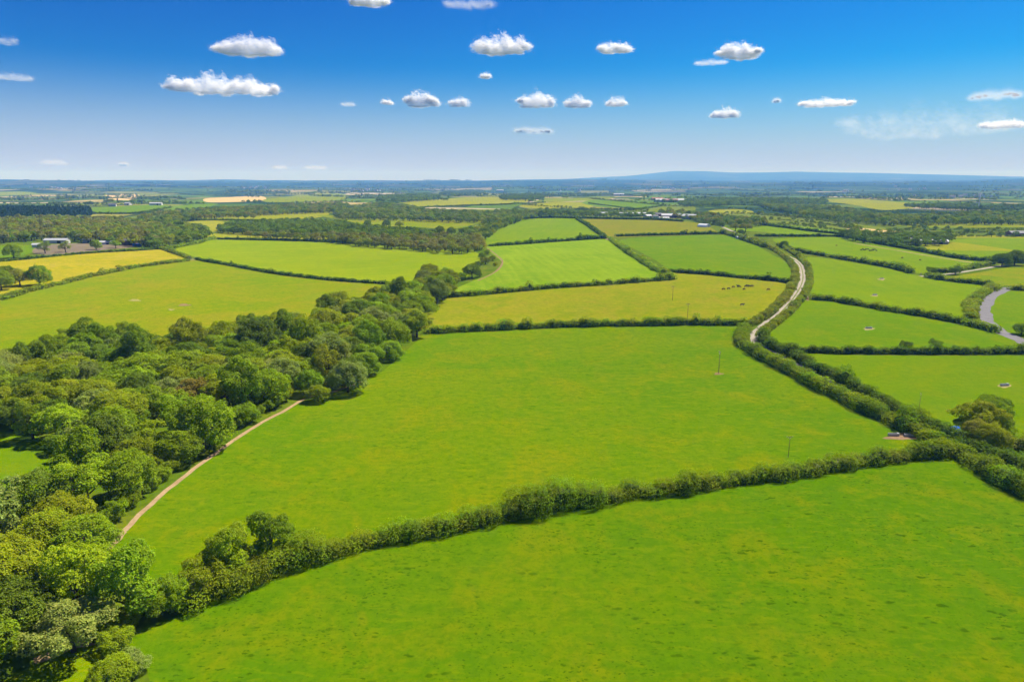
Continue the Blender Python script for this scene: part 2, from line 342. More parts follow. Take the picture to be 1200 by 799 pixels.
# ------------------------------------------------------------------ ground, fields, tracks: one triangulation
FIELDS = [  # (material, label, pixel outline)
 ('dull', 'dull green strips of pasture in front of the wooded valley', [(845, 252), (900, 250), (960, 256), (1000, 262), (1040, 268), (1000, 270), (940, 266), (870, 262)]),
 ('front', 'largest bright green pasture filling the foreground below the long bushy hedge', [(1112, 531), (1000, 549), (900, 565), (800, 578), (700, 590), (620, 606), (520, 626), (420, 646), (340, 668), (270, 696), (215, 718), (165, 737), (152, 750), (160, 780), (178, 810), (230, 1200), (900, 1500), (1500, 1300), (1500, 740), (1260, 612), (1200, 580)]),
 ('mid', 'big yellowish green pasture in the middle between wood and hedged lane', [(1100, 520), (1000, 540), (900, 556), (800, 568), (700, 580), (620, 594), (520, 616), (420, 636), (340, 655), (270, 683), (215, 702), (172, 690), (135, 660), (130, 635), (146, 616), (170, 597), (195, 575), (230, 548), (265, 522), (300, 498), (330, 482), (360, 466), (400, 458), (440, 441), (470, 416), (492, 397), (500, 389), (560, 386), (620, 384), (700, 382), (800, 381), (872, 381), (870, 396), (890, 412), (950, 446), (1000, 470), (1050, 495)]),
 ('hay', 'rough straw-coloured meadow strip with grazing cattle beside the winding lane', [(500, 386), (700, 379), (878, 377), (895, 368), (915, 348), (930, 333), (870, 326), (830, 321), (788, 318), (785, 327), (740, 332), (680, 336), (600, 343), (515, 351), (500, 365), (494, 380)]),
 ('stripe', 'pale green mown field with light stripes in the centre', [(515, 349), (600, 341), (680, 334), (785, 326), (760, 312), (735, 296), (716, 281), (650, 284), (600, 287), (575, 288), (571, 292), (586, 305), (588, 309), (577, 320), (548, 332)]),
 ('bright2', 'fresh green field behind the pale striped one', [(566, 287), (640, 284), (702, 280), (706, 277), (690, 266), (674, 256), (640, 256), (600, 256), (585, 262), (568, 272), (560, 280)]),
 ('tan', 'dry tan field below the white farm sheds', [(682, 257), (740, 257), (815, 261), (838, 270), (838, 273), (800, 276), (760, 277), (716, 278), (700, 267)]),
 ('bright', 'deep green field ending at the curve of the pale lane', [(728, 281), (790, 277), (850, 276), (878, 283), (902, 297), (922, 308), (930, 320), (928, 332), (870, 325), (820, 320), (790, 318), (765, 303), (740, 290)]),
 ('bright', 'green pasture with a water trough above the large lone tree', [(940, 415), (1000, 416), (1080, 417), (1200, 417), (1400, 419), (1500, 560), (1260, 545), (1200, 528), (1150, 508), (1115, 500), (1060, 476), (1010, 450), (975, 432)]),
 ('bright', 'narrow green pasture with one trough between two clipped hedges by the lane', [(900, 396), (915, 380), (935, 362), (948, 351), (1000, 358), (1060, 368), (1120, 380), (1165, 390), (1195, 402), (1208, 410), (1100, 412), (1000, 411), (930, 409)]),
 ('bright2', 'bright green pasture with pale feed patches inside the bend of the lane', [(946, 344), (952, 318), (944, 303), (960, 302), (1000, 308), (1040, 315), (1080, 324), (1110, 329), (1152, 334), (1146, 345), (1130, 360), (1135, 375), (1100, 371), (1040, 361), (990, 353)]),
 ('bright2', 'green pasture where a tight bunch of dark cattle stands', [(905, 281), (925, 279), (985, 278), (1010, 283), (1050, 291), (1090, 298), (1145, 307), (1125, 312), (1095, 318), (1075, 320), (1040, 312), (1000, 304), (960, 297), (925, 290)]),
 ('olive', 'olive green field between the grey road and the small side track', [(1112, 326), (1150, 319), (1178, 314), (1200, 314), (1400, 316), (1400, 334), (1200, 334), (1170, 336), (1147, 332)]),
 ('bright', 'green field inside the curve of the grey road', [(1163, 354), (1175, 344), (1200, 341), (1400, 344), (1400, 398), (1200, 393), (1180, 387), (1162, 374)]),
 ('bright2', 'bright green end field beyond the second farmstead', [(1052, 286), (1100, 281), (1200, 279), (1400, 279), (1400, 302), (1200, 298), (1160, 303), (1130, 301), (1090, 294), (1065, 290)]),
 ('yellow', 'yellow wedge of cut grass beside the second farmstead', [(1054, 287), (1075, 284), (1120, 284), (1185, 293), (1165, 294), (1090, 293), (1066, 290)]),
 ('olive', 'large olive pasture on the slope above the dense wood', [(-200, 470), (0, 430), (80, 405), (200, 402), (300, 392), (380, 368), (440, 352), (485, 338), (470, 334), (420, 331), (350, 324), (290, 315), (240, 306), (225, 304), (180, 310), (120, 320), (60, 333), (0, 350), (-200, 395)]),
 ('corn', 'golden yellow corn field behind the round oaks', [(0, 345), (60, 332), (110, 322), (160, 312), (205, 306), (220, 303), (203, 295), (186, 291), (120, 296), (60, 301), (0, 307), (-250, 325), (-250, 400)]),
 ('stripe2', 'wide light green mown field with faint curved stripes', [(205, 293), (235, 286), (255, 281), (350, 283), (450, 287), (540, 292), (560, 297), (563, 305), (556, 318), (530, 331), (480, 332), (420, 329), (350, 322), (290, 313), (240, 304)]),
 ('pale', 'thin pale meadow strip behind the wide mown field', [(250, 274), (300, 273), (375, 277), (400, 281), (255, 280)]),
 ('pale', 'small pale green field between two distant woods', [(195, 262), (255, 259), (265, 266), (250, 272), (228, 267)]),
 ('yellow', 'long yellow green strip with three small dark trees', [(222, 257), (280, 251), (330, 249), (385, 250), (365, 256), (300, 257), (258, 259)]),
 ('olive', 'yellow olive meadow with a row of round trees along its lower side', [(372, 252), (430, 255), (500, 257), (555, 258), (572, 257), (545, 266), (510, 269), (470, 267), (440, 266), (400, 258)]),
 ('bright', 'bright green strip behind the brown wood', [(105, 244), (140, 242), (180, 240), (197, 242), (160, 249), (120, 250)]),
 ('bright', 'bright green sliver near the long tree belt', [(190, 243), (225, 240), (255, 239), (240, 243), (205, 246)]),
 ('stubble', 'orange stubble field in the far middle distance', [(240, 233), (270, 231), (306, 230), (309, 235), (270, 237), (243, 237)]),
 ('olive', 'green field to the east of the orange stubble', [(310, 234), (350, 229), (400, 227), (402, 234), (340, 237), (313, 237)]),
 ('yellow', 'broad yellow field beyond the tree belt', [(468, 238), (520, 233), (575, 231), (614, 232), (612, 238), (540, 240), (490, 242)]),
 ('yellow', 'yellow field next to the bright green one beyond the centre', [(608, 241), (650, 237), (690, 238), (690, 244), (640, 245)]),
 ('olive', 'thin green field behind the two yellow ones', [(628, 235), (690, 232), (714, 234), (640, 237)]),
 ('bright', 'vivid green wedge field far beyond the centre', [(682, 237), (710, 234), (760, 237), (776, 240), (745, 244), (700, 242)]),
 ('dull', 'dull strip in front of the white sheds', [(628, 246), (690, 245), (755, 246), (755, 249), (690, 249), (632, 249)]),
 ('dull', 'dull olive field beside the farm on the skyline side', [(758, 245), (790, 240), (812, 241), (812, 248), (778, 250)]),
 ('yellow', 'small vivid yellow field right of the farm', [(831, 247), (855, 245), (880, 247), (878, 250), (835, 250)]),
 ('bright2', 'long green field behind the bare-stemmed trees', [(830, 262), (870, 260), (940, 265), (1000, 273), (985, 277), (920, 275), (895, 272), (860, 270)]),
 ('yellow', 'yellow field on the far rise near the turbine', [(960, 235), (1000, 233), (1040, 236), (1082, 240), (1060, 245), (1030, 246), (1000, 240)]),
 ('olive', 'long green strip in front of the wooded valley', [(1040, 263), (1100, 261), (1200, 260), (1350, 260), (1350, 265), (1120, 267), (1060, 266)]),
 ('olive', 'small green field inside the wooded valley', [(1060, 253), (1085, 250), (1092, 252), (1072, 255)]),
 ('stubble', 'thin straw strip in front of the valley', [(1000, 267), (1050, 271), (1082, 273), (1000, 271)]),
 ('yellow', 'pale yellow strip beyond the second farmstead', [(1112, 276), (1200, 276), (1350, 276), (1350, 279), (1112, 279)]),
 ('stubble', 'small orange stubble strip near the far farm', [(115, 231), (150, 227), (165, 230), (150, 235)]),
 ('olive', 'far green strip at the side of the plantation', [(0, 225), (30, 225), (45, 228), (0, 229), (-60, 229), (-60, 225)]),
 ('bright', 'small shaded grass clearing beside the dense wood', [(-90, 500), (0, 505), (45, 512), (85, 535), (85, 555), (40, 590), (0, 612), (-120, 640)]),
 ('olive', 'yellowish grass corner beneath the nearest trees', [(-60, 830), (0, 800), (60, 768), (105, 752), (118, 775), (112, 830), (60, 1000), (-200, 1000)]),
 ('bright', 'green paddock beside the white sheds of the near farm', [(-100, 287), (0, 288), (40, 288), (35, 297), (0, 303), (-100, 315)]),
 ('plough', 'bare brown farmyard by the near farm sheds', [(38, 296), (50, 288), (100, 285), (150, 286), (155, 290), (110, 294), (60, 299)]),
]
RIBBONS = [ # (name, material, label, pixel line, half width m)
 ('lane', M_TRACK, 'pale gravel lane winding between two hedges', [(846, 266), (868, 275), (890, 284), (912, 295), (930, 304), (938, 311), (941, 325), (936, 340), (921, 360), (906, 374), (889, 386), (884, 394), (888, 402)], 2.15),
 ('lane', M_ROAD, 'narrow dark lane sunk between the two lower hedges', [(888, 402), (905, 411), (952, 436), (1000, 460), (1050, 482), (1090, 503), (1130, 524), (1165, 543), (1210, 566), (1300, 612), (1430, 684)], .9),
 ('verge', M_BANK, 'strip of grass along the crown of the pale lane', [(868, 275), (890, 284), (912, 295), (930, 304), (938, 311), (941, 325), (936, 340), (921, 360), (906, 374), (889, 386), (885, 394)], .42),
 ('road', M_ROAD, 'curving grey road at the right edge of the fields', [(1420, 342), (1200, 338), (1182, 339), (1166, 345), (1156, 356), (1154, 368), (1160, 379), (1174, 389), (1195, 399), (1235, 415), (1330, 450)], 3.0),
 ('track', M_TRACK, 'grey side track running between two hedges', [(1078, 324), (1105, 322), (1140, 317), (1176, 311)], 1.8),
 ('dirt_path', M_PATH, 'worn brown dirt path along the edge of the wood', [(425, 446), (398, 457), (376, 462), (358, 467), (330, 483), (300, 499), (264, 523), (228, 549), (196, 574), (170, 597), (152, 615), (138, 632), (118, 650)], .65),
 ('dirt_path', M_PATH, 'short brown path by the nearest trees', [(108, 752), (85, 757), (40, 775)], .9),
 ('dirt_path', M_BARE, 'pale earth bank along the edge of the striped field', [(571, 291), (583, 300), (589, 308), (580, 319), (560, 329)], .8),
 ('dirt_path', M_PATH, 'thin dusty strip under the field edge track at the farm', [(1000, 285), (1050, 293.5), (1095, 301), (1140, 308)], 1.2),
]
PATCHES = [ # bare ground: px, py, half w, half h (pixels)
 (1056, 512, 24, 5, M_BARE), (842, 438, 7, 1.8, M_BARE), (1018, 385.5, 9, 2, M_DUST), (1177, 452.5, 11, 2.4, M_DUST), (1033, 327.5, 6, 1.6, M_DUST),
 (1025, 346.5, 6, 1.5, M_DUST), (158, 352, 9, 1.6, M_DUST), (216, 357.5, 9, 1.8, M_BARE), (872, 401, 4, 1.5, M_BARE), (201, 363, 5, 1.2, M_DUST), (713, 280.5, 4, 1.5, M_BARE),
 (946, 350, 3, 3, M_BARE), (226, 304.5, 4, 1, M_DUST), (104, 754, 9, 4, M_BARE), (870, 357, 2.5, .8, M_DUST)]

def in_poly(P, poly):
    poly = np.asarray(poly); x, y = P[:, 0], P[:, 1]; c = np.zeros(len(P), bool); j = len(poly) - 1
    for i in range(len(poly)):
        xi, yi = poly[i]; xj, yj = poly[j]
        c ^= ((yi > y) != (yj > y)) & (x < (xj - xi) * (y - yi) / (yj - yi + 1e-12) + xi); j = i
    return c

def build_land():
    verts, edges, faces, info = [], [], [], []
    def add_poly(P):
        b = len(verts); verts.extend(Vector((float(p[0]), float(p[1]))) for p in P); faces.append(list(range(b, b + len(P))))
    for mk, label, poly in FIELDS:
        P = smooth_line(poly, True); add_poly(unproject(P[:, 0], P[:, 1])); info.append(('field', FM[mk], label))
    for name, m, label, line, hw in RIBBONS:
        L = smooth_line(line); W = unproject(L[:, 0], L[:, 1])
        T = np.gradient(W, axis=0); T /= np.linalg.norm(T, axis=1)[:, None]; N = np.stack([-T[:, 1], T[:, 0]], 1)
        wob = 1 + .18 * np.sin(np.arange(len(W)) * 1.3)[:, None] + .12 * np.sin(np.arange(len(W)) * 2.9)[:, None]
        add_poly(np.concatenate([W + N * hw * wob, (W - N * hw * wob[::-1])[::-1]])); info.append((name, m, label))
    for k, (px, py, a, b, m) in enumerate(PATCHES):
        q = np.arange(18) / 18 * 2 * math.pi; rr = 1 + .22 * np.sin(q * 3 + k) + .15 * np.sin(q * 5 + 2 * k)
        add_poly(unproject(px + .75 * a * rr * np.cos(q), py + .75 * b * rr * np.sin(q))); info.append(('bare_patch', m, None))
    nf = len(faces)
    r = 25.0; ring = 0
    while r < 30500:
        g = 1.075 if r < 3200 else 1.045
        da = (1.6 if r < 3200 else .6)
        a = -50.0 + (ring % 2) * da / 2
        while a < 50:
            verts.append(Vector((r * math.sin(R(a)), r * math.cos(R(a))))); a += da
        for a in np.arange(50, 310.1, 8): verts.append(Vector((r * math.sin(R(a)), r * math.cos(R(a)))))
        r *= g; ring += 1
    verts.append(Vector((0, 0)))
    polys = [np.array([verts[i][:] for i in f]) for f in faces]
    edges = [(f[i], f[(i + 1) % len(f)]) for f in faces for i in range(len(f))]
    vo, eo, fo, _, _, _ = delaunay_2d_cdt(verts, edges, [], 0, 1e-3, True)
    V = np.array([(v.x, v.y) for v in vo]); H = height(V[:, 0], V[:, 1]); r = np.hypot(V[:, 0], V[:, 1])
    F = np.array([f for f in fo if len(f) == 3], np.int32)
    a, b, c = V[F[:, 0]], V[F[:, 1]], V[F[:, 2]]; own = np.full(len(F), -1); cen = (a + b + c) / 3
    for i, P in enumerate(polys):
        near = np.where((cen >= P.min(0)).all(1) & (cen <= P.max(0)).all(1))[0]; own[near[in_poly(cen[near], P)]] = i
    flip = ((b - a)[:, 0] * (c - a)[:, 1] - (b - a)[:, 1] * (c - a)[:, 0]) < 0
    F[flip] = F[flip][:, ::-1]
    V3 = np.column_stack([V, H])
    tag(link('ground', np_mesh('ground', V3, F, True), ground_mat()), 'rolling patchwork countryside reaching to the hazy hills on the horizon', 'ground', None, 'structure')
    lift = .02 + 6e-5 * r
    for i, (name, m, label) in enumerate(info):
        sel = F[own == i]
        if not len(sel): continue
        ids, inv = np.unique(sel, return_inverse=True)
        P = V3[ids].copy(); P[:, 2] += lift[ids] * (1 if name == 'field' else 1.6 if name != 'bare_patch' else 2.0)
        o = link(name, np_mesh(name, P, inv.reshape(sel.shape), True), m)
        tag(o, label or 'bare trodden patch of soil in the grass', name.replace('_', ' '), 'bare patches in the pastures' if not label else None, 'structure')

build_land()

# ------------------------------------------------------------------ foliage builders
def leaf_quads(P, N, S, asp=1.0):
    """P centres, N normals, S sizes -> irregular quads"""
    n = len(P); N = N / np.maximum(np.linalg.norm(N, axis=1), 1e-6)[:, None]
    A = np.cross(N, rng.normal(size=(n, 3))); A /= np.maximum(np.linalg.norm(A, axis=1), 1e-6)[:, None]
    B = np.cross(N, A); S = np.asarray(S)[:, None] * .5
    k = rng.uniform(.55, 1.25, (4, n, 1))
    bend = N * S * .35
    V = np.stack([P + A * S * k[0] - bend, P + B * S * k[1] * asp + bend * .4, P - A * S * k[2] - bend, P - B * S * k[3] * asp + bend * .4], 1).reshape(-1, 3)
    F = np.arange(4 * n).reshape(n, 4)
    return V, F

def sphere_pts(n):
    v = rng.normal(size=(n, 3)); return v / np.linalg.norm(v, axis=1)[:, None]

def crown_points(lobes, leaf, cover=1.7, inner=.22):
    """leaf centres on a set of lobes (centre, radii)"""
    C = np.array([l[0] for l in lobes]); Q = np.array([l[1] for l in lobes]); P, N, K = [], [], []
    for i, (c, q) in enumerate(lobes):
        c = np.array(c); q = np.array(q)
        area = 4 * math.pi * (np.prod(q) ** (2 / 3)); n = int(area / leaf ** 2 * cover)
        d = sphere_pts(n); d[:, 2] = np.where(d[:, 2] < -.55, -d[:, 2], d[:, 2])
        ph = rng.uniform(0, 6, 3)
        lump = 1 + .10 * np.sin(d[:, 0] * 5 + ph[0]) * np.sin(d[:, 1] * 5 + ph[1]) + .07 * np.sin(d[:, 2] * 9 + ph[2] + d[:, 0] * 7)
        rad = lump * (1 - inner * rng.random(n) ** 1.6)
        p = c + d * q * rad[:, None]
        keep = np.ones(n, bool)
        for j in range(len(lobes)):
            if j != i: keep &= (((p - C[j]) / Q[j]) ** 2).sum(1) > .62
        P.append(p[keep]); N.append((d / q)[keep] / np.linalg.norm((d / q)[keep], axis=1)[:, None] + rng.normal(size=(keep.sum(), 3)) * .38 + np.array([.15, .1, .7]))
        K.append(np.full(keep.sum(), rng.uniform(.82, 1.15)))
    return np.concatenate(P), np.concatenate(N), np.concatenate(K)

def tint_of(K):
    n = len(K); b = K * rng.uniform(.84, 1.16, n)
    t = np.stack([b * rng.uniform(.9, 1.15, n), b, b * rng.uniform(.75, 1.2, n)], 1)
    return t

def make_crown(kind, leaf):
    R0 = 6.0
    lobes = []
    if kind == 'round':
        for k in range(random.randint(11, 15)):
            a = k * 2.399 + random.uniform(-.4, .4); q = math.sqrt((k + .4) / 14) * 4.1
            z = 7.6 - .16 * q * q + random.uniform(-.7, .8); s = random.uniform(1.7, 2.5)
            lobes.append(((q * math.cos(a), q * math.sin(a), z), (s * 1.08, s * 1.08, s * .9)))
        for k in range(6):
            a = k * 1.05 + random.random(); lobes.append(((4.1 * math.cos(a), 4.1 * math.sin(a), random.uniform(2.4, 4.4)), (2.0, 2.0, 1.9)))
        lobes.append(((0, 0, 5.6), (3.6, 3.6, 2.6)))
    elif kind == 'tall':
        for k in range(14):
            a = k * 2.399; z = random.uniform(3.5, 10.4); q = 3.2 * (1 - ((z - 5.5) / 7) ** 2) * random.uniform(.5, 1)
            s = random.uniform(1.3, 2.1); lobes.append(((q * math.cos(a), q * math.sin(a), z), (s, s, s * 1.05)))
        lobes.append(((0, 0, 6.3), (2.5, 2.5, 3.4)))
    elif kind == 'broad':
        for k in range(18):
            a = k * 2.399 + random.uniform(-.5, .5); q = math.sqrt((k + .4) / 18) * 5.2
            z = 6.6 - .09 * q * q + random.uniform(-.9, .9); s = random.uniform(1.3, 2.1)
            lobes.append(((q * math.cos(a), q * math.sin(a), z), (s * 1.15, s * 1.15, s * .85)))
        lobes.append(((0, 0, 4.9), (4.0, 4.0, 1.9)))
    elif kind == 'loose':
        for k in range(13):
            a = k * 2.399 + random.uniform(-.6, .6); q = random.uniform(1.2, 4.3); z = random.uniform(4.0, 9.6) - .1 * q * q
            s = random.uniform(1.0, 1.7); lobes.append(((q * math.cos(a), q * math.sin(a), z), (s, s, s * .85)))
        lobes.append(((0, 0, 5.8), (2.6, 2.6, 2.2)))
    elif kind == 'bush':
        for k in range(10):
            a = k * 2.399; q = math.sqrt((k + .3) / 10) * 3.7; z = 3.2 + random.uniform(-1, 1.6); s = random.uniform(1.5, 2.2)
            lobes.append(((q * math.cos(a), q * math.sin(a), z), (s, s, s * 1.05)))
        lobes.append(((0, 0, 2.4), (3.4, 3.4, 2.6)))
    main = list(lobes)
    for k in range(46 if kind != 'bush' else 30):
        c, q = random.choice(main[:-1]); d = sphere_pts(1)[0]; d[2] = abs(d[2]) if random.random() < .75 else d[2]
        p = np.array(c) + d * np.array(q) * random.uniform(.82, 1.08); s = random.uniform(.55, 1.25); lobes.append((tuple(p), (s * 1.1, s * 1.1, s * .8)))
    P, N, K = crown_points(lobes, leaf, 1.2 if kind == 'loose' else 1.6); lobes = main
    # stray sprays break up the outline
    m = int(len(P) * .06); i = rng.integers(0, len(P), m)
    P = np.concatenate([P, P[i] * np.array([1.05, 1.05, 1.03]) + rng.normal(size=(m, 3)) * .3]); N = np.concatenate([N, N[i] + rng.normal(size=(m, 3)) * .5]); K = np.concatenate([K, K[i]])
    V, F = leaf_quads(P, N, rng.uniform(.65, 1.35, len(P)) * leaf)
    return np_mesh('crown', V, F, False, tint_of(K)), lobes

def make_trunk(lobes, top, bare=False):
    b = MB(); r0 = .38
    b.tube([(0, 0, -.4), (.05, .02, 1.0), (-.05, .08, 2.6), (.1, 0, top * .55), (.05, .05, top * .8)], [r0 * 1.35, r0, r0 * .85, r0 * .5, .06], 7)
    sel = random.sample(lobes[:-1], min(len(lobes) - 1, 7))
    for c, q in sel:
        z0 = random.uniform(1.9, min(3.6, top * .4)); m = Vector(c) * .55; m.z = z0 + (c[2] - z0) * .45
        b.tube([(0, 0.05, z0), m, c], [.17, .12, .03], 5)
    return b.mesh('trunk', True)

KINDS = ['round'] * 4 + ['tall'] * 3 + ['broad'] * 3 + ['loose'] * 2 + ['bush'] * 3
PROTO = []
for kd in KINDS:
    cm, lobes = make_crown(kd, .34)
    cm.materials.append(M_LEAF)
    tm = make_trunk(lobes, 9.5 if kd != 'bush' else 5.5); tm.materials.append(M_BARK)
    PROTO.append((kd, cm, tm))
BYKIND = {k: [p for p in PROTO if p[0] == k] for k in set(KINDS)}

TCOL = {'bright green': (.200, .300, .003), 'mid green': (.150, .245, .005), 'olive green': (.230, .275, .004), 'dark green': (.082, .155, .012),
        'grey green': (.205, .250, .065), 'yellow green': (.270, .305, .002), 'brownish': (.240, .225, .025), 'dull brown': (.215, .200, .065), 'rusty brown': (.25, .16, .030)}
_m = (.205, .235, .004)
TCOL = {k: tuple(1.34 * (.68 * a + .32 * b) for a, b in zip(v, _m)) for k, v in TCOL.items()}   # one wood, one season: the kinds differ only so much
TREES = []      # dicts: loc, s, sz, kind, colour, spot
def add_tree(px, py, s, kind, col, spot, zc=5.0, sz=1.0, base=False, label=None, grp=None):
    p = unproject(px, py, 0 if base else zc * s * sz)[0]
    TREES.append(dict(x=p[0], y=p[1], s=s, sz=sz, kind=kind, col=col, spot=spot, label=label, grp=grp))

def poisson(poly_px, z, dmin, tries=40000, clip=None):
    P = smooth_line(poly_px, True); W = unproject(P[:, 0], P[:, 1], z); lo, hi = W.min(0), W.max(0)
    area = np.prod(hi - lo); n = int(min(tries, area / dmin ** 2 * 14))
    c = rng.uniform(lo, hi, (n, 2)); c = c[in_poly(c, W)]
    cell = {}; out = []
    for q in c:
        k = (int(q[0] // dmin), int(q[1] // dmin)); ok = True
        for a in (-1, 0, 1):
            for b in (-1, 0, 1):
                for o in cell.get((k[0] + a, k[1] + b), ()):
                    if (o[0] - q[0]) ** 2 + (o[1] - q[1]) ** 2 < dmin * dmin: ok = False; break
        if ok: cell.setdefault(k, []).append(q); out.append(q)
    return np.array(out).reshape(-1, 2)

# the dense wood, its canopy outline traced at crown height
WOOD = [(-60, 428), (0, 420), (45, 404), (85, 395), (140, 394), (185, 400), (235, 394), (278, 391), (310, 380), (345, 373), (385, 360), (425, 349), (458, 342), (490, 333), (515, 326), (532, 328),
        (512, 347), (496, 365), (486, 384), (462, 402), (432, 425), (398, 444), (360, 452), (335, 463), (312, 476), (278, 490), (248, 508), (212, 535), (180, 560), (152, 585),
        (128, 606), (122, 630), (128, 655), (140, 675), (152, 694), (135, 708), (100, 725), (60, 740), (20, 760), (-50, 790), (-120, 700), (-110, 640), (-30, 600), (25, 575), (65, 558), (95, 535), (85, 512), (50, 495), (0, 485), (-60, 480)]
PATH_PX = np.array([(358, 466), (330, 483), (300, 499), (264, 523), (228, 549), (196, 574), (170, 597), (152, 615)], float)
def near_line(q, line, d):
    a, b = line[:-1], line[1:]; ab = b - a; t = np.clip(((q - a) * ab).sum(1) / (ab ** 2).sum(1), 0, 1)
    return np.min(np.linalg.norm(a + ab * t[:, None] - q, axis=1)) < d
_pl = smooth_line(PATH_PX); _pl = np.stack([np.interp(np.linspace(0, len(_pl) - 1, 160), np.arange(len(_pl)), _pl[:, k]) for k in (0, 1)], 1); PATH_W = unproject(_pl[:, 0], _pl[:, 1])
cols = ['bright green', 'mid green', 'olive green', 'dark green', 'grey green', 'yellow green', 'brownish', 'rusty brown']
for q in poisson(WOOD, 6, 7.4):
    z = float(height(q[0], q[1])); g = project([[q[0], q[1], z + 5]])[0]
    near = g[1] > 560
    w = [.30, .26, .2, .08, .08, .06, .015, .005] if near else [.20, .25, .22, .14, .11, .05, .02, .01]
    col = cols[rng.choice(8, p=w)]
    kind = ['round', 'tall', 'broad', 'loose'][rng.choice(4, p=[.5, .18, .24, .08])]
    s = float(np.clip(rng.normal(1.07, .17), .72, 1.5))
    if np.min(np.linalg.norm(PATH_W - q, axis=1)) < 3.4 * s: continue
    if near_line(g, PATH_PX, 30) and kind in ('broad', 'loose'): kind = 'round'
    if near_line(g, PATH_PX, 24): spot = 'beside the dirt path'; s *= .85
    elif g[1] > 600: spot = "at the wood's near end"
    elif g[0] < 130 and 470 < g[1] <= 600: spot = 'around the clearing'
    elif g[0] > 400: spot = "at the wood's narrow end"
    elif g[1] < 425 - max(0, g[0] - 280) * .38: spot = 'below the olive pasture'
    elif g[0] < 220: spot = 'in the western wood'
    else: spot = 'in the eastern wood'
    TREES.append(dict(x=q[0], y=q[1], s=s, sz=float(rng.uniform(.85, 1.12)), kind=kind, col=col, spot=spot, label=None, grp='trees of the dense wood'))

_t = np.gradient(PATH_W, axis=0); _t /= np.linalg.norm(_t, axis=1)[:, None]; _acc = 0
for k in range(1, 158):
    _acc += float(np.linalg.norm(PATH_W[k] - PATH_W[k - 1]))
    if _acc > 4.6:
        _acc = random.uniform(-1, 1.4); s = random.uniform(.34, .58); nx, ny = -_t[k][1], _t[k][0]; sg = -1 if nx > 0 else 1
        x, y = PATH_W[k] + np.array([nx, ny]) * sg * (2.2 + 3.4 * s + random.uniform(0, 1.2))
        TREES.append(dict(x=float(x), y=float(y), s=s, sz=random.uniform(.9, 1.3), kind='bush', col=random.choice(['mid green', 'bright green', 'olive green', 'mid green']), spot='beside the dirt path', label=None, grp='trees of the dense wood'))
HG = 'small trees in the foreground hedge'
for k, (px, py, s, kind, col, lab) in enumerate([
    (216, 690, .55, 'bush', 'olive green', 'low olive bush where the foreground hedge meets the wood'),
    (236, 676, .72, 'loose', 'olive green', 'thin olive tree in the tall part of the foreground hedge'),
    (250, 674, .55, 'bush', 'mid green', 'mid green bush filling the tall part of the foreground hedge'),
    (268, 652, .88, 'tall', 'bright green', 'bright green upright tree in the tall part of the foreground hedge'),
    (283, 662, .65, 'bush', 'olive green', 'olive bush between two upright trees of the foreground hedge'),
    (300, 655, .65, 'bush', 'mid green', 'rounded green bush beside the tallest tree of the foreground hedge'),
    (317, 636, .90, 'tall', 'mid green', 'tallest upright tree in the foreground hedge'),
    (336, 646, .55, 'bush', 'bright green', 'light green bush just past the tallest foreground hedge tree'),
    (196, 697, .6, 'round', 'bright green', 'bright round tree at the corner of wood and foreground hedge'),
    (175, 705, .6, 'round', 'mid green', 'mid green round tree at the bottom corner of the wood'),
    (138, 752, .52, 'bush', 'bright green', 'bright green bushy tree beside the short brown path'),
    (152, 782, .52, 'bush', 'grey green', 'pale grey green bush at the foreground field corner'),
    (132, 792, .55, 'round', 'bright green', 'small round tree casting shade on the yellowish grass corner'),
    (125, 735, .5, 'bush', 'mid green', 'mid green bush above the short brown path'),
    (150, 728, .45, 'bush', 'olive green', 'olive bush at the end of the foreground hedge')]):
    add_tree(px, py, s, kind, col, None, 4.5 if kind != 'bush' else 2.5, 1.0, False, lab, HG)
